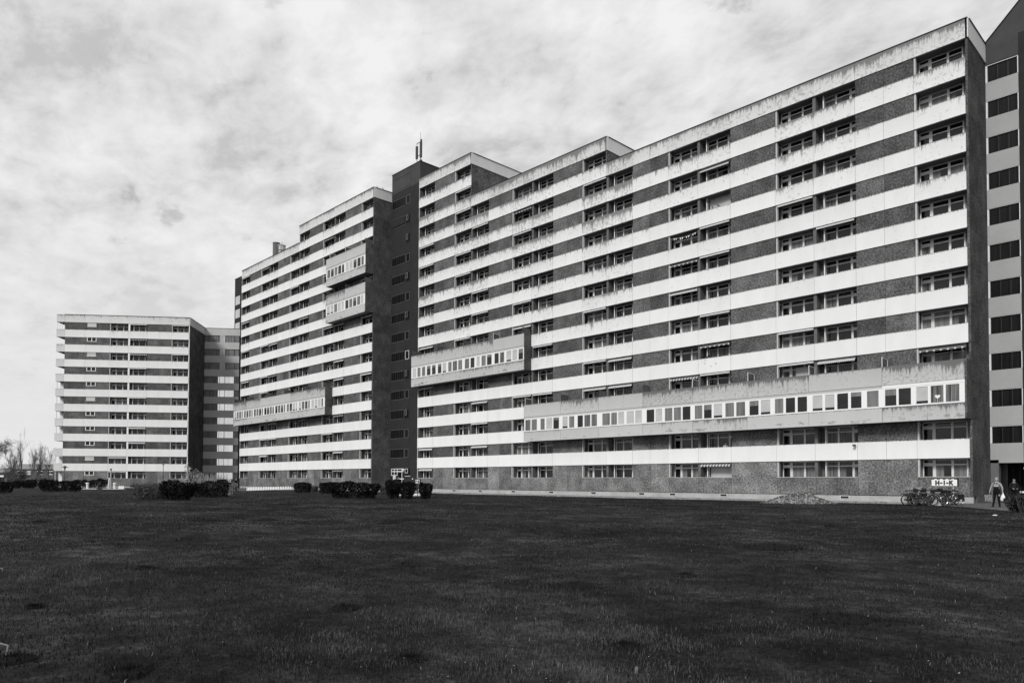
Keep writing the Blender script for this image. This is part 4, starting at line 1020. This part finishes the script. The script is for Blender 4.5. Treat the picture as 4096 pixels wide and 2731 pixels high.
bird((-72.66, -2.45, 43.415), 1.0, 'dark bird on the roof edge at the corner of the middle block'); bird((-72.66, -1.5, 43.415), 2.0, 'second dark bird on the same roof edge, nearer the tower')
bird((-20.6, .0, Z(9)+BH), .5, 'pigeon on a parapet high on the right block, left of its pair'); bird((-20.0, .0, Z(9)+BH), 1.9, 'pigeon on a parapet high on the right block, right of its pair')
bird((-24.1, .0, Z(6)+BH), .4, 'dark pigeon on the parapet below the scalloped awning, sixth floor, left'); bird((-23.3, .0, Z(6)+BH), 2.2, 'dark pigeon on the parapet below the scalloped awning, sixth floor, right')

def plant(loc, s, label, seed):
    r = random.Random(seed); t = thing('potted_plant', loc, 0, label, 'plant', 'plants on the balconies')
    b = MB(); b.lathe([(.11*s, 0), (.15*s, .28*s), (.13*s, .28*s)], 'loggia_wall', 10); b.build('pot', t); b = MB()
    for i in range(160):
        q = Vector((r.gauss(0, .17), r.gauss(0, .13), r.uniform(.28, 1.0)))*s; n_ = Vector((r.gauss(0, 1), r.gauss(0, 1), r.gauss(0, 1))).normalized(); u = n_.orthogonal().normalized()*.06*s; v = n_.cross(u)
        b.add([q-u, q-v*.5, q+u, q+v*.5], [(0, 1, 2, 3)], 'leaf')
    b.build('leaves', t)
plant((-21.5, .35, Z(4)+.2), 1.5, 'tall bushy plant on the left of a fourth floor balcony, right block', 1)
plant((-20.3, .35, Z(4)+.2), 1.35, 'lower bushy plant at the right of the same fourth floor balcony', 2)
plant((-10.2, .35, Z(0+1)+.2), 1.2, 'plant on the first floor balcony left of the wall lamp', 3)
b = MB()
for i in range(13):
    x = -25.1+i*.23; zt = Z(9)-.28-.18*math.sin(PI*i/12); b.add([(x, .05, zt), (x+.17, .05, zt), (x+.085, .05, zt-.2)], [(0, 1, 2)], 'white' if i % 3 else 'metal_dark')
b.tube([(-25.15+.3*i, .05, Z(9)-.27-.18*math.sin(PI*i/10)) for i in range(11)], .01, 'white', 3)
tag(b.build('bunting'), 'string of small pennants hung across one loggia high in the middle of the right block', 'bunting')

# ------------------------------------------------------------------ signs
GL = {  # strokes of each capital on a 1 x 1.4 cell
 'H': [((.14, 0), (.14, 1.4)), ((.86, 0), (.86, 1.4)), ((.28, .7), (.72, .7))], 'I': [((.5, 0), (.5, 1.4))], '-': [((.2, .62), (.8, .62))],
 'K': [((.14, 0), (.14, 1.4)), ((.26, .6), (.80, 1.38)), ((.40, .78), (.88, .02))], 'F': [((.14, 0), (.14, 1.4)), ((.28, 1.27), (.9, 1.27)), ((.28, .72), (.8, .72))],
 'G': [((.9, 1.15), (.62, 1.3), (.32, 1.25), (.14, .95), (.14, .45), (.32, .14), (.62, .1), (.88, .2), (.88, .66)), ((.55, .66), (.8, .66))],
 'C': [((.9, 1.15), (.62, 1.3), (.32, 1.25), (.14, .95), (.14, .45), (.32, .14), (.62, .1), (.9, .25))],
 'D': [((.14, 0), (.14, 1.4)), ((.28, 1.28), (.6, 1.24), (.86, .95), (.86, .45), (.6, .14), (.28, .12))], 'E': [((.14, 0), (.14, 1.4)), ((.28, 1.27), (.88, 1.27)), ((.28, .7), (.8, .7)), ((.28, .13), (.88, .13))]}
def text_part(txt, h_, parent, loc, m, w_):
    """lettering h_ metres tall, centred in a width w_"""
    u = h_/1.4; adv = {c: (.75 if c in 'I-' else 1.15) for c in txt}; tot = sum(adv[c] for c in txt)*u; k = min(1, w_/tot); x = -tot*k/2
    b = MB(); t = .165*u
    for c in txt:
        off = (adv[c]-1)/2
        for st in GL[c]:
            for (x0, z0), (x1, z1) in zip(st[:-1], st[1:]):
                a = Vector((x+(x0+off)*u*k, (z0-.7)*u)); q = Vector((x+(x1+off)*u*k, (z1-.7)*u)); d = (q-a).normalized()*(0 if len(st) == 2 else .3*t); n_ = Vector((-(q-a).y, (q-a).x)).normalized()*t
                a -= d; q += d; b.prism([tuple(a+n_), tuple(a-n_), tuple(q-n_), tuple(q+n_)], -.008, .008, m)
        x += adv[c]*u*k
    return b.build('lettering', parent, loc)
def sign(P, rz, w_, h_, txt, size, teeth, label, post=1.1, postx=.0, bold=.035, sx=1., zoff=0.):
    t = thing('block_sign', P, rz, label, 'sign', 'black and white block letter signs')
    z0 = post
    b = MB(); b.box(-w_/2-.02, w_/2+.10, .0, .05, z0-.03, z0+h_*1.2, 'black'); b.build('backing_board', t)
    b = MB(); b.box(-w_/2, w_/2, -.03, -.002, z0, z0+h_, 'white')
    for i in range(teeth): x = -w_/2+w_*(i+.72)/(teeth+.45); b.box(x-w_*.052, x+w_*.052, -.03, -.002, z0+h_, z0+h_+.10*h_, 'white')
    b.build('sign_face', t); text_part(txt, size, t, (0, -.042, z0+h_*.5), 'black', w_*.84)
    b = MB(); b.tube([(postx, .09, -.1), (postx, .09, z0+h_*.5)], .04, 'metal_light' if w_ > 1.1 else 'metal_dark', 8); b.build('post', t)
    return t
P = at_depth(3777, 48.0); dz = depth(P); zc = CAM.z+0
def z_at(P, py):           # height of the photo row py at the distance of P
    d = ray(2048, py); d = FWD+RT*((Vector(P)-CAM).dot(RT)/depth(P))-UP*((py-PPY)/FPX); return (CAM+d*depth(P)).z
k = dz/FPX; zb_ = z_at(P, 1942.5)-P.z
sign(P, .25, 86*k*1.02, 25.5*k, 'H-I-K', 19.5*k, 4, 'white H-I-K block sign on a post behind the parked bicycles', post=zb_, postx=31*k, bold=.02, sx=1.0)
P = at_depth(1670, 63.5); k = depth(P)/FPX; zb_ = z_at(P, 1931.5)-P.z
sign(P, .6, 16*k*1.1, 13.5*k, 'F-G', 10*k, 3, 'white F-G block sign on black board, behind the vase-shaped shrubs', post=zb_, bold=.03, sx=.85)
P = at_depth(917, 108); k = depth(P)/FPX; zb_ = z_at(P, 1927.5)-P.z
sign(P, .7, 13*k*1.1, 10.5*k, 'C-D-E', 7*k, 3, 'small distant C-D-E block sign in front of the stair wing', post=zb_, bold=.02, sx=.65)

# ------------------------------------------------------------------ lamps, posts, bollards, cycle stands
def lamp(P, Ht, label):
    t = thing('street_lamp', P, 0, label, 'street lamp', 'park lamps with flat round shades')
    b = MB(); b.tube([(0, 0, -.1), (0, 0, Ht-.75)], [.06, .045], 'metal_dark', 8); b.build('pole', t)
    b = MB(); b.lathe([(.10, -.75), (.16, -.70), (.17, -.25), (.12, -.22)], 'metal_light', 10, (0, 0, Ht)); b.build('lantern', t)
    b = MB(); b.lathe([(.62, -.26), (.60, -.22), (.22, -.10), (.20, .0), (.08, .03)], 'metal_dark', 14, (0, 0, Ht)); b.build('lamp_shade', t)
    return t
for px, dp, py, lab in ((258, 128, 1863, 'park lamp with flat shade in front of the left end of the far block'), (652, 118, 1841, 'taller looking park lamp in front of the right part of the far block'), (40, 140, 1867, 'pale park lamp far left among the bare trees')):
    P = at_depth(px, dp); lamp(P, z_at(P, py)-P.z, lab)
P = at_depth(434, 112); b = MB(); hh = z_at(P, 1884)-P.z; b.tube([(0, 0, 0), (.42, 0, hh*.62)], [.13, .09], 'white', 8); b.tube([(.38, 0, hh*.5), (.55, .1, hh*.62)], .05, 'white', 6)
tag(b.build('leaning_post', None, P), 'leaning white post or birch stump in front of the far block', 'post')
P = at_depth(443, 113); hh = z_at(P, 1880)-P.z; t = thing('white_post', P, 0, 'upright mottled white post with a dark knob, right of the leaning one', 'post')
b = MB(); b.tube([(0, 0, 0), (0, 0, hh)], .11, 'plinth', 8); b.build('shaft', t); b = MB(); b.lathe([(.05, 0), (.14, .08), (.14, .2), (.05, .28)], 'metal_dark', 8, (0, 0, hh)); b.build('knob', t)
for px, lab in ((350, 'low white bollard left of the leaning white post'), (459, 'low white bollard right of the leaning white post')):
    P = at_depth(px, 112); t = thing('bollard', P, 0, lab, 'bollard', 'low white bollards'); s = 1
    b = MB(); b.lathe([(.17, -.05), (.17, .75), (.15, .8)], 'white', 10); b.build('shaft', t); b = MB(); b.lathe([(.23, .80), (.24, .86), (.23, .98), (.1, 1.02)], 'white', 10); b.build('cap', t)
    b = MB(); b.box(-1.9, 1.6, -.15, .15, -.05, .10, 'slab_pale'); q = b.build('kerb', None, P+Vector((0, 0, 0)), False); q['kind'] = 'structure'; q.rotation_euler.z = angA-.2
for i, (px, dp, gname, m_) in enumerate([(985+i*9.9, 103+.9*i, 'pale', 'white') for i in range(20)]+[(905+i*11, 100, 'grey', 'loggia_wall') for i in range(8)]+[(478+i*7.5, 118, 'left', 'white') for i in range(3)]):
    P = at_depth(px, dp); b = MB(); b.prism([(-.20, -.05), (.14, -.05), (.14, .42), (.05, .50), (-.10, .50)], -.03, .03, m_, 'y'); b.prism([(-.20, -.03), (.14, -.03), (.14, .02), (-.2, .02)], .04, .7, m_, 'y')
    o = b.build('cycle_stand', None, P); o.rotation_euler.z = _y-PI/2+.1
    tag(o, {'pale': 'white concrete cycle stand slab in the row along the foot of the middle block', 'grey': 'grey concrete cycle stand slab in the row beside the single parked bicycle', 'left': 'white concrete cycle stand slab by the white bollard before the far block'}[gname], 'cycle stand',
        {'pale': 'white cycle stand slabs', 'grey': 'grey cycle stand slabs', 'left': 'cycle stand slabs before the far block'}[gname])
P = at_depth(3745, 46.2); b = MB(); b.prism([(-.30, -.02), (.30, -.02), (.04, .42), (-.05, .42)], -.05, .05, 'plinth'); b.prism([(-.30, -.02), (.30, -.02), (.28, .06), (-.28, .06)], .051, .9, 'plinth')
o = b.build('cycle_stand', None, P); o.rotation_euler.z = .6; tag(o, 'triangular concrete cycle stand in front of the tangled bicycles', 'cycle stand')
P = at_depth(3, 150); t = thing('notice_board', P, _y-PI/2, 'white board on legs at the left edge, behind the hedge', 'notice board'); zz_ = z_at(P, 1905)-P.z
b = MB(); b.box(-2.2, .6, -.05, .0, zz_-.1, zz_+.25, 'white'); b.build('board', t); b = MB(); b.box(-1.6, -1.5, .01, .08, 0, zz_+.1, 'metal_dark'); b.box(.2, .3, .01, .08, 0, zz_+.1, 'metal_dark'); b.build('leg', t)
P = at_depth(1617, 75); t = thing('bench', P, .2, 'low pale slatted step or bench seen between the vase-shaped shrubs', 'bench'); b = MB()
for i in range(4): b.box(-.6, .6, .0, .05, .25+i*.14, .32+i*.14, 'slab_pale')
b.build('slats', t)
P = at_depth(1617, 72); b = MB(); b.box(-.9, .9, -.4, .4, -.05, .12, 'slab_pale'); tag(b.build('kerb_stone', None, P), 'pale flat kerb stone between the first and second vase-shaped shrubs', 'kerb stone')
P = at_depth(1674, 72); b = MB(); b.lathe([(.75, -.05), (.72, .1), (.5, .2), (.1, .24)], 'slab_pale', 12); tag(b.build('boulder', None, P), 'pale rounded stone between the second and third vase-shaped shrubs', 'stone')

# ------------------------------------------------------------------ bicycles
def bicycle(P, rz, label, seed=0, group='bicycles parked by the H-I-K sign', light=.5, lean=.06):
    r = random.Random(seed); t = thing('bicycle', P, rz, label, 'bicycle', group); t.rotation_euler.x = lean
    R_ = .34; fm = 'metal_dark' if r.random() < .75 else 'metal_light'; chrome = 'chrome'; rimm = 'chrome' if seed in (108, 100, 105) else 'steel_dull'
    for x in (-.53, .53):
        b = MB(); b.ring((0, 0, 0), R_-.022, .022, 'rubber', 28, 6); o = b.build('wheel', t, (x, 0, R_))
        b = MB(); b.ring((0, 0, 0), R_-.052, .010, rimm, 28, 4); b.build('rim', o)
        b = MB()
        for i in range(14): a = i*2*PI/14; b.tube([(0, .02 if i % 2 else -.02, 0), ((R_-.045)*math.cos(a), 0, (R_-.045)*math.sin(a))], .0022, 'steel_dull', 3)
        b.lathe([(.025, -.04), (.025, .04)], chrome, 8); b.build('spokes', o)
        b = MB(); pts = [(x+(R_+.03)*math.cos(a), 0, R_+(R_+.03)*math.sin(a)) for a in np.linspace(.1 if x > 0 else .35, PI*.8 if x > 0 else PI*1.05, 12)]; b.tube(pts, .02, chrome if r.random() < light+.25 else 'metal_dark', 5); b.build('mudguard', t)
    b = MB(); bb_ = (-.07, 0, .28); st = (-.20, 0, .80); hd = (.36, 0, .80); hl = (.40, 0, .66)
    for p, q, rr in ((bb_, st, .02), (st, hd, .02), (bb_, hl, .024), (bb_, (-.53, .04, R_), .01), (bb_, (-.53, -.04, R_), .01), (st, (-.53, .04, R_), .009), (st, (-.53, -.04, R_), .009), (hd, hl, .018)): b.tube([p, q], rr, fm, 6)
    for s in (-.04, .04): b.tube([hl, (.45, s, .6), (.53, s, R_)], .011, fm, 5)
    b.build('frame', t)
    b = MB(); b.tube([(.36, 0, .80), (.34, 0, 1.0)], .014, chrome, 6); b.tube([(.18, -.30, 1.0), (.30, -.26, 1.03), (.36, -.10, 1.02), (.36, .10, 1.02), (.30, .26, 1.03), (.18, .30, 1.0)], .012, chrome, 6); b.tube([(.2, -.3, 1.0), (.12, -.31, .99)], .018, 'rubber', 6); b.tube([(.2, .3, 1.0), (.12, .31, .99)], .018, 'rubber', 6); b.build('handlebar', t)
    b = MB(); b.prism([(-.38, -.09), (-.12, -.05), (.0, -.02), (.0, .02), (-.12, .05), (-.38, .09)], .90, .95, 'black', 'z'); b.tube([(-.20, 0, .74), (-.22, 0, .91)], .014, chrome, 6); b.build('saddle', t)
    b = MB(); b.box(-.80, -.36, -.06, .06, .715, .73, 'metal_dark'); b.tube([(-.70, .05, .72), (-.55, .06, .36)], .007, chrome, 4); b.tube([(-.70, -.05, .72), (-.55, -.06, .36)], .007, chrome, 4); b.build('rack', t)
    b = MB(); b.ring((bb_[0], -.05, bb_[2]), .085, .008, chrome, 16, 4); b.tube([(bb_[0], -.06, bb_[2]), (bb_[0]+.12, -.06, bb_[2]-.12)], .010, chrome, 5); b.tube([(bb_[0], .06, bb_[2]), (bb_[0]-.12, .06, bb_[2]+.12)], .010, chrome, 5)
    b.box(bb_[0]+.08, bb_[0]+.18, -.16, -.07, bb_[2]-.135, bb_[2]-.115, 'black'); b.box(bb_[0]-.18, bb_[0]-.08, .07, .16, bb_[2]+.115, bb_[2]+.135, 'black'); b.build('crank', t)
    b = MB(); b.lathe([(.01, 0), (.05, .02), (.05, .05), (.045, .06)], chrome, 8, (0, 0, 0)); o = b.build('headlight', t, (.46, 0, .86)); o.rotation_euler.y = PI/2
    if r.random() < .55:
        b = MB(); sd = r.choice((-1, 1)); b.box(-.72, -.38, sd*.07 if sd > 0 else -.19, .19 if sd > 0 else -.07, .42, .74, 'black'); b.build('pannier', t)
    b = MB(); b.box(-.05, .38, -.035, -.02, .22, .40, 'metal_dark'); b.prism([(-.56, .30), (-.05, .22), (-.05, .34), (-.56, .38)], .025, .045, 'metal_dark'); b.build('chain_guard', t)
    if r.random() < .5:
        b = MB()
        b.box(.43, .67, -.14, .14, .80, .97, 'cloth_black')
        for zz in (.80, .90, 1.0): b.tube([(.42, -.15, zz), (.68, -.15, zz), (.68, .15, zz), (.42, .15, zz), (.42, -.15, zz)], .006, 'metal_dark', 4)
        for i in range(6): b.tube([(.42+.05*i, -.15, .78), (.42+.05*i, -.15, 1.0)], .004, 'metal_dark', 3); b.tube([(.42+.05*i, .15, .78), (.42+.05*i, .15, 1.0)], .004, 'metal_dark', 3)
        b.build('basket', t)
    return t
bk = [(3640, 47.5, .15, 'leftmost bicycle of the tangle, bright rear mudguard sticking out'), (3655, 46.9, .30, 'second bicycle from the left in the tangle, half a wheel behind the first'), (3682, 47.6, 1.9, 'bicycle in the left of the tangle turned towards the wall'),
      (3700, 46.8, 2.3, 'bicycle in the middle of the tangle with raised handlebar'), (3722, 47.2, .9, 'bicycle behind the triangular cycle stand, left of it'), (3752, 46.9, -.35, 'bicycle straight behind the triangular cycle stand'),
      (3768, 47.8, 2.6, 'bicycle under the left half of the H-I-K sign'), (3798, 46.9, PI+.25, 'second bicycle from the right, saddle below the sign post'), (3804, 46.3, PI+.12, 'rightmost bicycle, its big front wheel clear of the others')]
bk += [(3668, 48.3, .2, 'bicycle at the back left of the tangle against the wall side'), (3712, 48.4, .1, 'bicycle at the back of the tangle, in line with the cycle stand'),
       (3736, 48.8, 2.9, 'rear bicycle of the tangle, under the left edge of the H-I-K sign'), (3785, 48.2, 2.8, 'rear bicycle under the middle of the H-I-K sign'), (3690, 46.4, -.2, 'front bicycle in the left half of the tangle, lowest in the photo')]
for i, (px, dp, a, lab) in enumerate(bk): bicycle(at_depth(px, dp), math.atan2(RT.y, RT.x)+a+(.35 if i % 3 == 0 else -.3 if i % 3 == 1 else 0), lab, 100+i, lean=(.10 if i % 2 else -.08)).scale = (1, 1, 1+.035*(i % 4))
bicycle(at_depth(938, 97), math.atan2(RT.y, RT.x)+1.2, 'single distant bicycle beside the C-D-E sign', 130, 'distant bicycles')
bicycle(at_depth(1228, 92), math.atan2(RT.y, RT.x)+.3, 'bicycle behind the box-shaped hedge, only its handlebar showing', 131, 'distant bicycles')

# ------------------------------------------------------------------ people
def person(P, rz, label, pose, mats, hair='hair_grey', Ht=1.76, stance=.14, bags=()):
    """one continuous skinned body. +y is the facing direction; joints in metres for a 1.76 m figure"""
    s = Ht/1.76; V = []; E = []; Rr = []; T = []
    def v(p, r_, par, tg):
        V.append(tuple(c*s for c in p)); Rr.append(r_*s if not hasattr(r_, '__len__') else tuple(q*s for q in r_)); T.append(tg)
        if par is not None: E.append((par, len(V)-1))
        return len(V)-1
    pel = v((0, 0, .95), (.155, .12), None, 'legs'); w1 = v((0, .01, 1.06), (.165, .125), pel, 'torso'); ch_ = v((0, .0, 1.25), (.175, .125), w1, 'torso'); sh = v((0, -.01, 1.42), (.13, .09), ch_, 'torso')
    nk = v((0, -.005, 1.51), .055, sh, 'skin'); h0 = v((0, .02, 1.57), .068, nk, 'skin'); h1 = v((0, .015, 1.65), (.078, .095), h0, 'skin'); h2 = v((0, .0, 1.71), (.065, .085), h1, 'skin')
    v((0, .115, 1.625), .013, h1, 'skin')                       # nose
    for q in (-1, 1): v((q*.082, -.005, 1.63), .014, h1, 'skin')  # ears
    for q in (-1, 1):
        L_ = pose['legs'][0 if q < 0 else 1]
        a = v((q*.10, 0, .88), .10, pel, 'legs'); kx, ky = L_[0]; fx, fy = L_[1]
        k_ = v((kx, ky, .50), .068, a, 'legs'); an_ = v((fx, fy, .10), .052, k_, 'legs'); hl_ = v((fx, fy-.02, .045), .042, an_, 'shoe'); v((fx+q*.02, fy+.17, .035), .036, hl_, 'shoe')
        A_ = pose['arms'][0 if q < 0 else 1]
        s0 = v((q*.19, -.01, 1.40), .068, sh, 'arm'); el = v(A_[0], .052, s0, 'arm'); wr = v(A_[1], .034, el, 'skin' if pose.get('bare') else 'cuff')
        d = (Vector(A_[1])-Vector(A_[0])).normalized(); p0 = Vector(A_[1]); side = Vector((0, 1, 0)) if abs(d.z) > .5 else Vector((0, 0, 1)); n_ = d.cross(side).normalized()
        pm = v(p0+d*.055, (.018, .034), wr, 'skin')
        for i, fl in enumerate((.070, .080, .074, .058)):
            o = side*(.030-.020*i); c = q if q else 1
            f1 = v(p0+d*.095+o, .0095, pm, 'skin'); f2 = v(p0+d*(.095+fl*.55)+o-n_*q*.012, .0085, f1, 'skin'); v(p0+d*(.095+fl*.75)+o-n_*q*.035, .0075, f2, 'skin')
        t1 = v(p0+d*.05+side*.04-n_*q*.01, .0105, pm, 'skin'); v(p0+d*.085+side*.052-n_*q*.028, .009, t1, 'skin')
    me = bpy.data.meshes.new('b'); me.from_pydata(V, E, []); o = bpy.data.objects.new('b', me); C.objects.link(o)
    sk = o.modifiers.new('s', 'SKIN'); sk.use_smooth_shade = True
    for i, d in enumerate(me.skin_vertices[0].data):
        q = Rr[i]; d.radius = (q, q) if not hasattr(q, '__len__') else q
        d.use_root = (i == 0)
    su = o.modifiers.new('u', 'SUBSURF'); su.levels = 2; su.render_levels = 2
    bpy.context.view_layer.update(); m2 = bpy.data.meshes.new_from_object(o.evaluated_get(bpy.context.evaluated_depsgraph_get())); bpy.data.objects.remove(o)
    m2.materials.clear(); names = ['skin', 'torso', 'arm', 'cuff', 'legs', 'shoe']
    for n in names: m2.materials.append(M[mats.get(n, 'cloth_black')])
    J = np.array(V); 
    for pl in m2.polygons:
        c = np.array(pl.center); i = int(np.argmin(((J-c)**2).sum(1)-0*np.array([.0]))); pl.material_index = names.index(T[i])
    body = link('person', m2, None, P, rz); body['label'] = label; body['category'] = 'person'
    # hair cap, eyes, mouth
    hb = MB(); vs = []; n = 10
    for i in range(6):
        for j in range(n):
            th = i/5*1.75; ph = 2*PI*j/n; lim = 1. if math.sin(ph) < .2 else .62
            th *= lim; vs.append((.090*math.sin(th)*math.cos(ph), -.008+.112*math.sin(th)*math.sin(ph), 1.672+.105*math.cos(th)))
    hb.add([tuple(c*s for c in q) for q in vs], [(i*n+j, i*n+(j+1) % n, (i+1)*n+(j+1) % n, (i+1)*n+j) for i in range(5) for j in range(n)], hair); hb.build('hair', body, smooth=True)
    fb = MB()
    for q in (-1, 1): fb.lathe([(.002, -.008), (.011, 0), (.002, .008)], 'black', 8, (q*.033*s, .098*s, 1.65*s))
    fb.box(-.025*s, .025*s, .096*s, .104*s, 1.578*s, 1.584*s, 'cloth_dark'); fb.build('face_features', body)
    return body
toCam = lambda P: math.atan2(CAM.y-P.y, CAM.x-P.x)-PI/2
P = at(3987, 2029)
walk = dict(legs=[((-.12, .05), (-.17, .02)), ((.12, .0), (.16, .10))], arms=[((-.30, .0, 1.16), (-.33, .05, .93)), ((.29, .0, 1.16), (.33, .06, .94))])
man = person(P, toCam(P)-.35, 'older man in a light-yoked dark jacket carrying two shopping bags', walk, dict(skin='skin', torso='jacket', arm='cloth_grey', cuff='cloth_grey', legs='cloth_black', shoe='black'), Ht=1.77)
b = MB(); b.tube([(-.10, .12, 1.46), (0, .13, 1.40), (.10, .12, 1.46)], .022, 'cloth_black', 6); b.prism([(-.03, 1.42), (.03, 1.42), (0, 1.33)], .135, .145, 'cloth_white'); b.build('collar', man)
Mx = man.matrix_basis.copy()
bag1 = thing('shopping_bag', Mx@Vector((.36, .08, .36)), man.rotation_euler.z, 'patterned square shopping bag hanging from the man\'s hand on the left', 'bag')
b = MB(); b.prism([(-.20, 0), (.20, 0), (.23, .40), (-.18, .40)], -.09, .09, 'bag_pattern'); b.build('body', bag1)
b = MB(); [b.tube([(-.12, y, .39), (-.05, 0, .55), (.06, 0, .55), (.14, y, .39)], .009, 'cloth_dark', 5) for y in (-.06, .06)]; b.build('handle', bag1)
bag2 = thing('carrier_bag', Mx@Vector((-.35, .06, .40)), man.rotation_euler.z, 'white plastic carrier bag hanging from the man\'s hand on the right', 'bag')
b = MB(); b.lathe([(.05, -.03), (.125, .02), (.135, .14), (.10, .28), (.045, .40), (.02, .50)], 'white', 12); o = b.build('body', bag2, smooth=True); o.scale.y = .6
P2 = at_depth(4056, 54)
person(P2, toCam(P2)+.3, 'shadowed person standing in the dark tower doorway behind the man', dict(legs=[((-.10, .02), (-.10, .0)), ((.10, .0), (.11, .03))], arms=[((-.27, .0, 1.15), (-.16, .20, 1.05)), ((.27, .0, 1.15), (.16, .20, 1.05))]),
       dict(skin='skin', torso='cloth_dark', arm='cloth_dark', cuff='cloth_dark', legs='cloth_black', shoe='black'), 'hair_dark', 1.80)
P3 = at_depth(944, 100); person(P3, toCam(P3)+1.2, 'distant person in black standing at the left corner of the middle block', walk, dict(skin='skin', torso='cloth_black', arm='cloth_black', cuff='cloth_black', legs='cloth_black', shoe='black'), 'hair_dark', 1.78)
P4 = Vector((-19.6, .45, Z(1)+.2)); person(P4, toCam(P4)+.5, 'person in white leaning on a first-floor balcony rail of the right block', dict(legs=[((-.10, .0), (-.10, 0)), ((.10, .0), (.10, .0))], arms=[((-.25, .10, 1.18), (-.14, .34, 1.17)), ((.25, .10, 1.18), (.14, .34, 1.17))]),
       dict(skin='skin', torso='cloth_white', arm='cloth_white', cuff='cloth_white', legs='cloth_dark', shoe='black'), 'hair_dark', 1.66)
for k_, (dx_, lab) in enumerate(((-.62, 'dim figure behind the entrance door glass of the dark tower, left one'), (.35, 'dim figure behind the entrance glass of the dark tower, right one'))):
    P5 = Vector((-69.6+dx_, -.55-.2*k_, .55)); person(P5, toCam(P5), lab, dict(legs=[((-.10, .0), (-.10, 0)), ((.10, .0), (.10, .0))], arms=[((-.26, .0, 1.15), (-.24, .05, .92)), ((.26, .0, 1.15), (.24, .05, .92))]),
       dict(skin='skin', torso='cloth_black', arm='cloth_black', cuff='cloth_black', legs='cloth_black', shoe='black'), 'hair_dark', 1.72)
b = MB(); b.box(-73.2+.3, -65.9, -2.9, .05, -.1, .40, 'plinth'); b.box(-72.9, -66, -3.4, -2.9, -.1, .28, 'plinth'); o = b.build('entrance_steps', None); tag(o, 'low concrete entrance steps at the foot of the dark stair tower', 'steps')
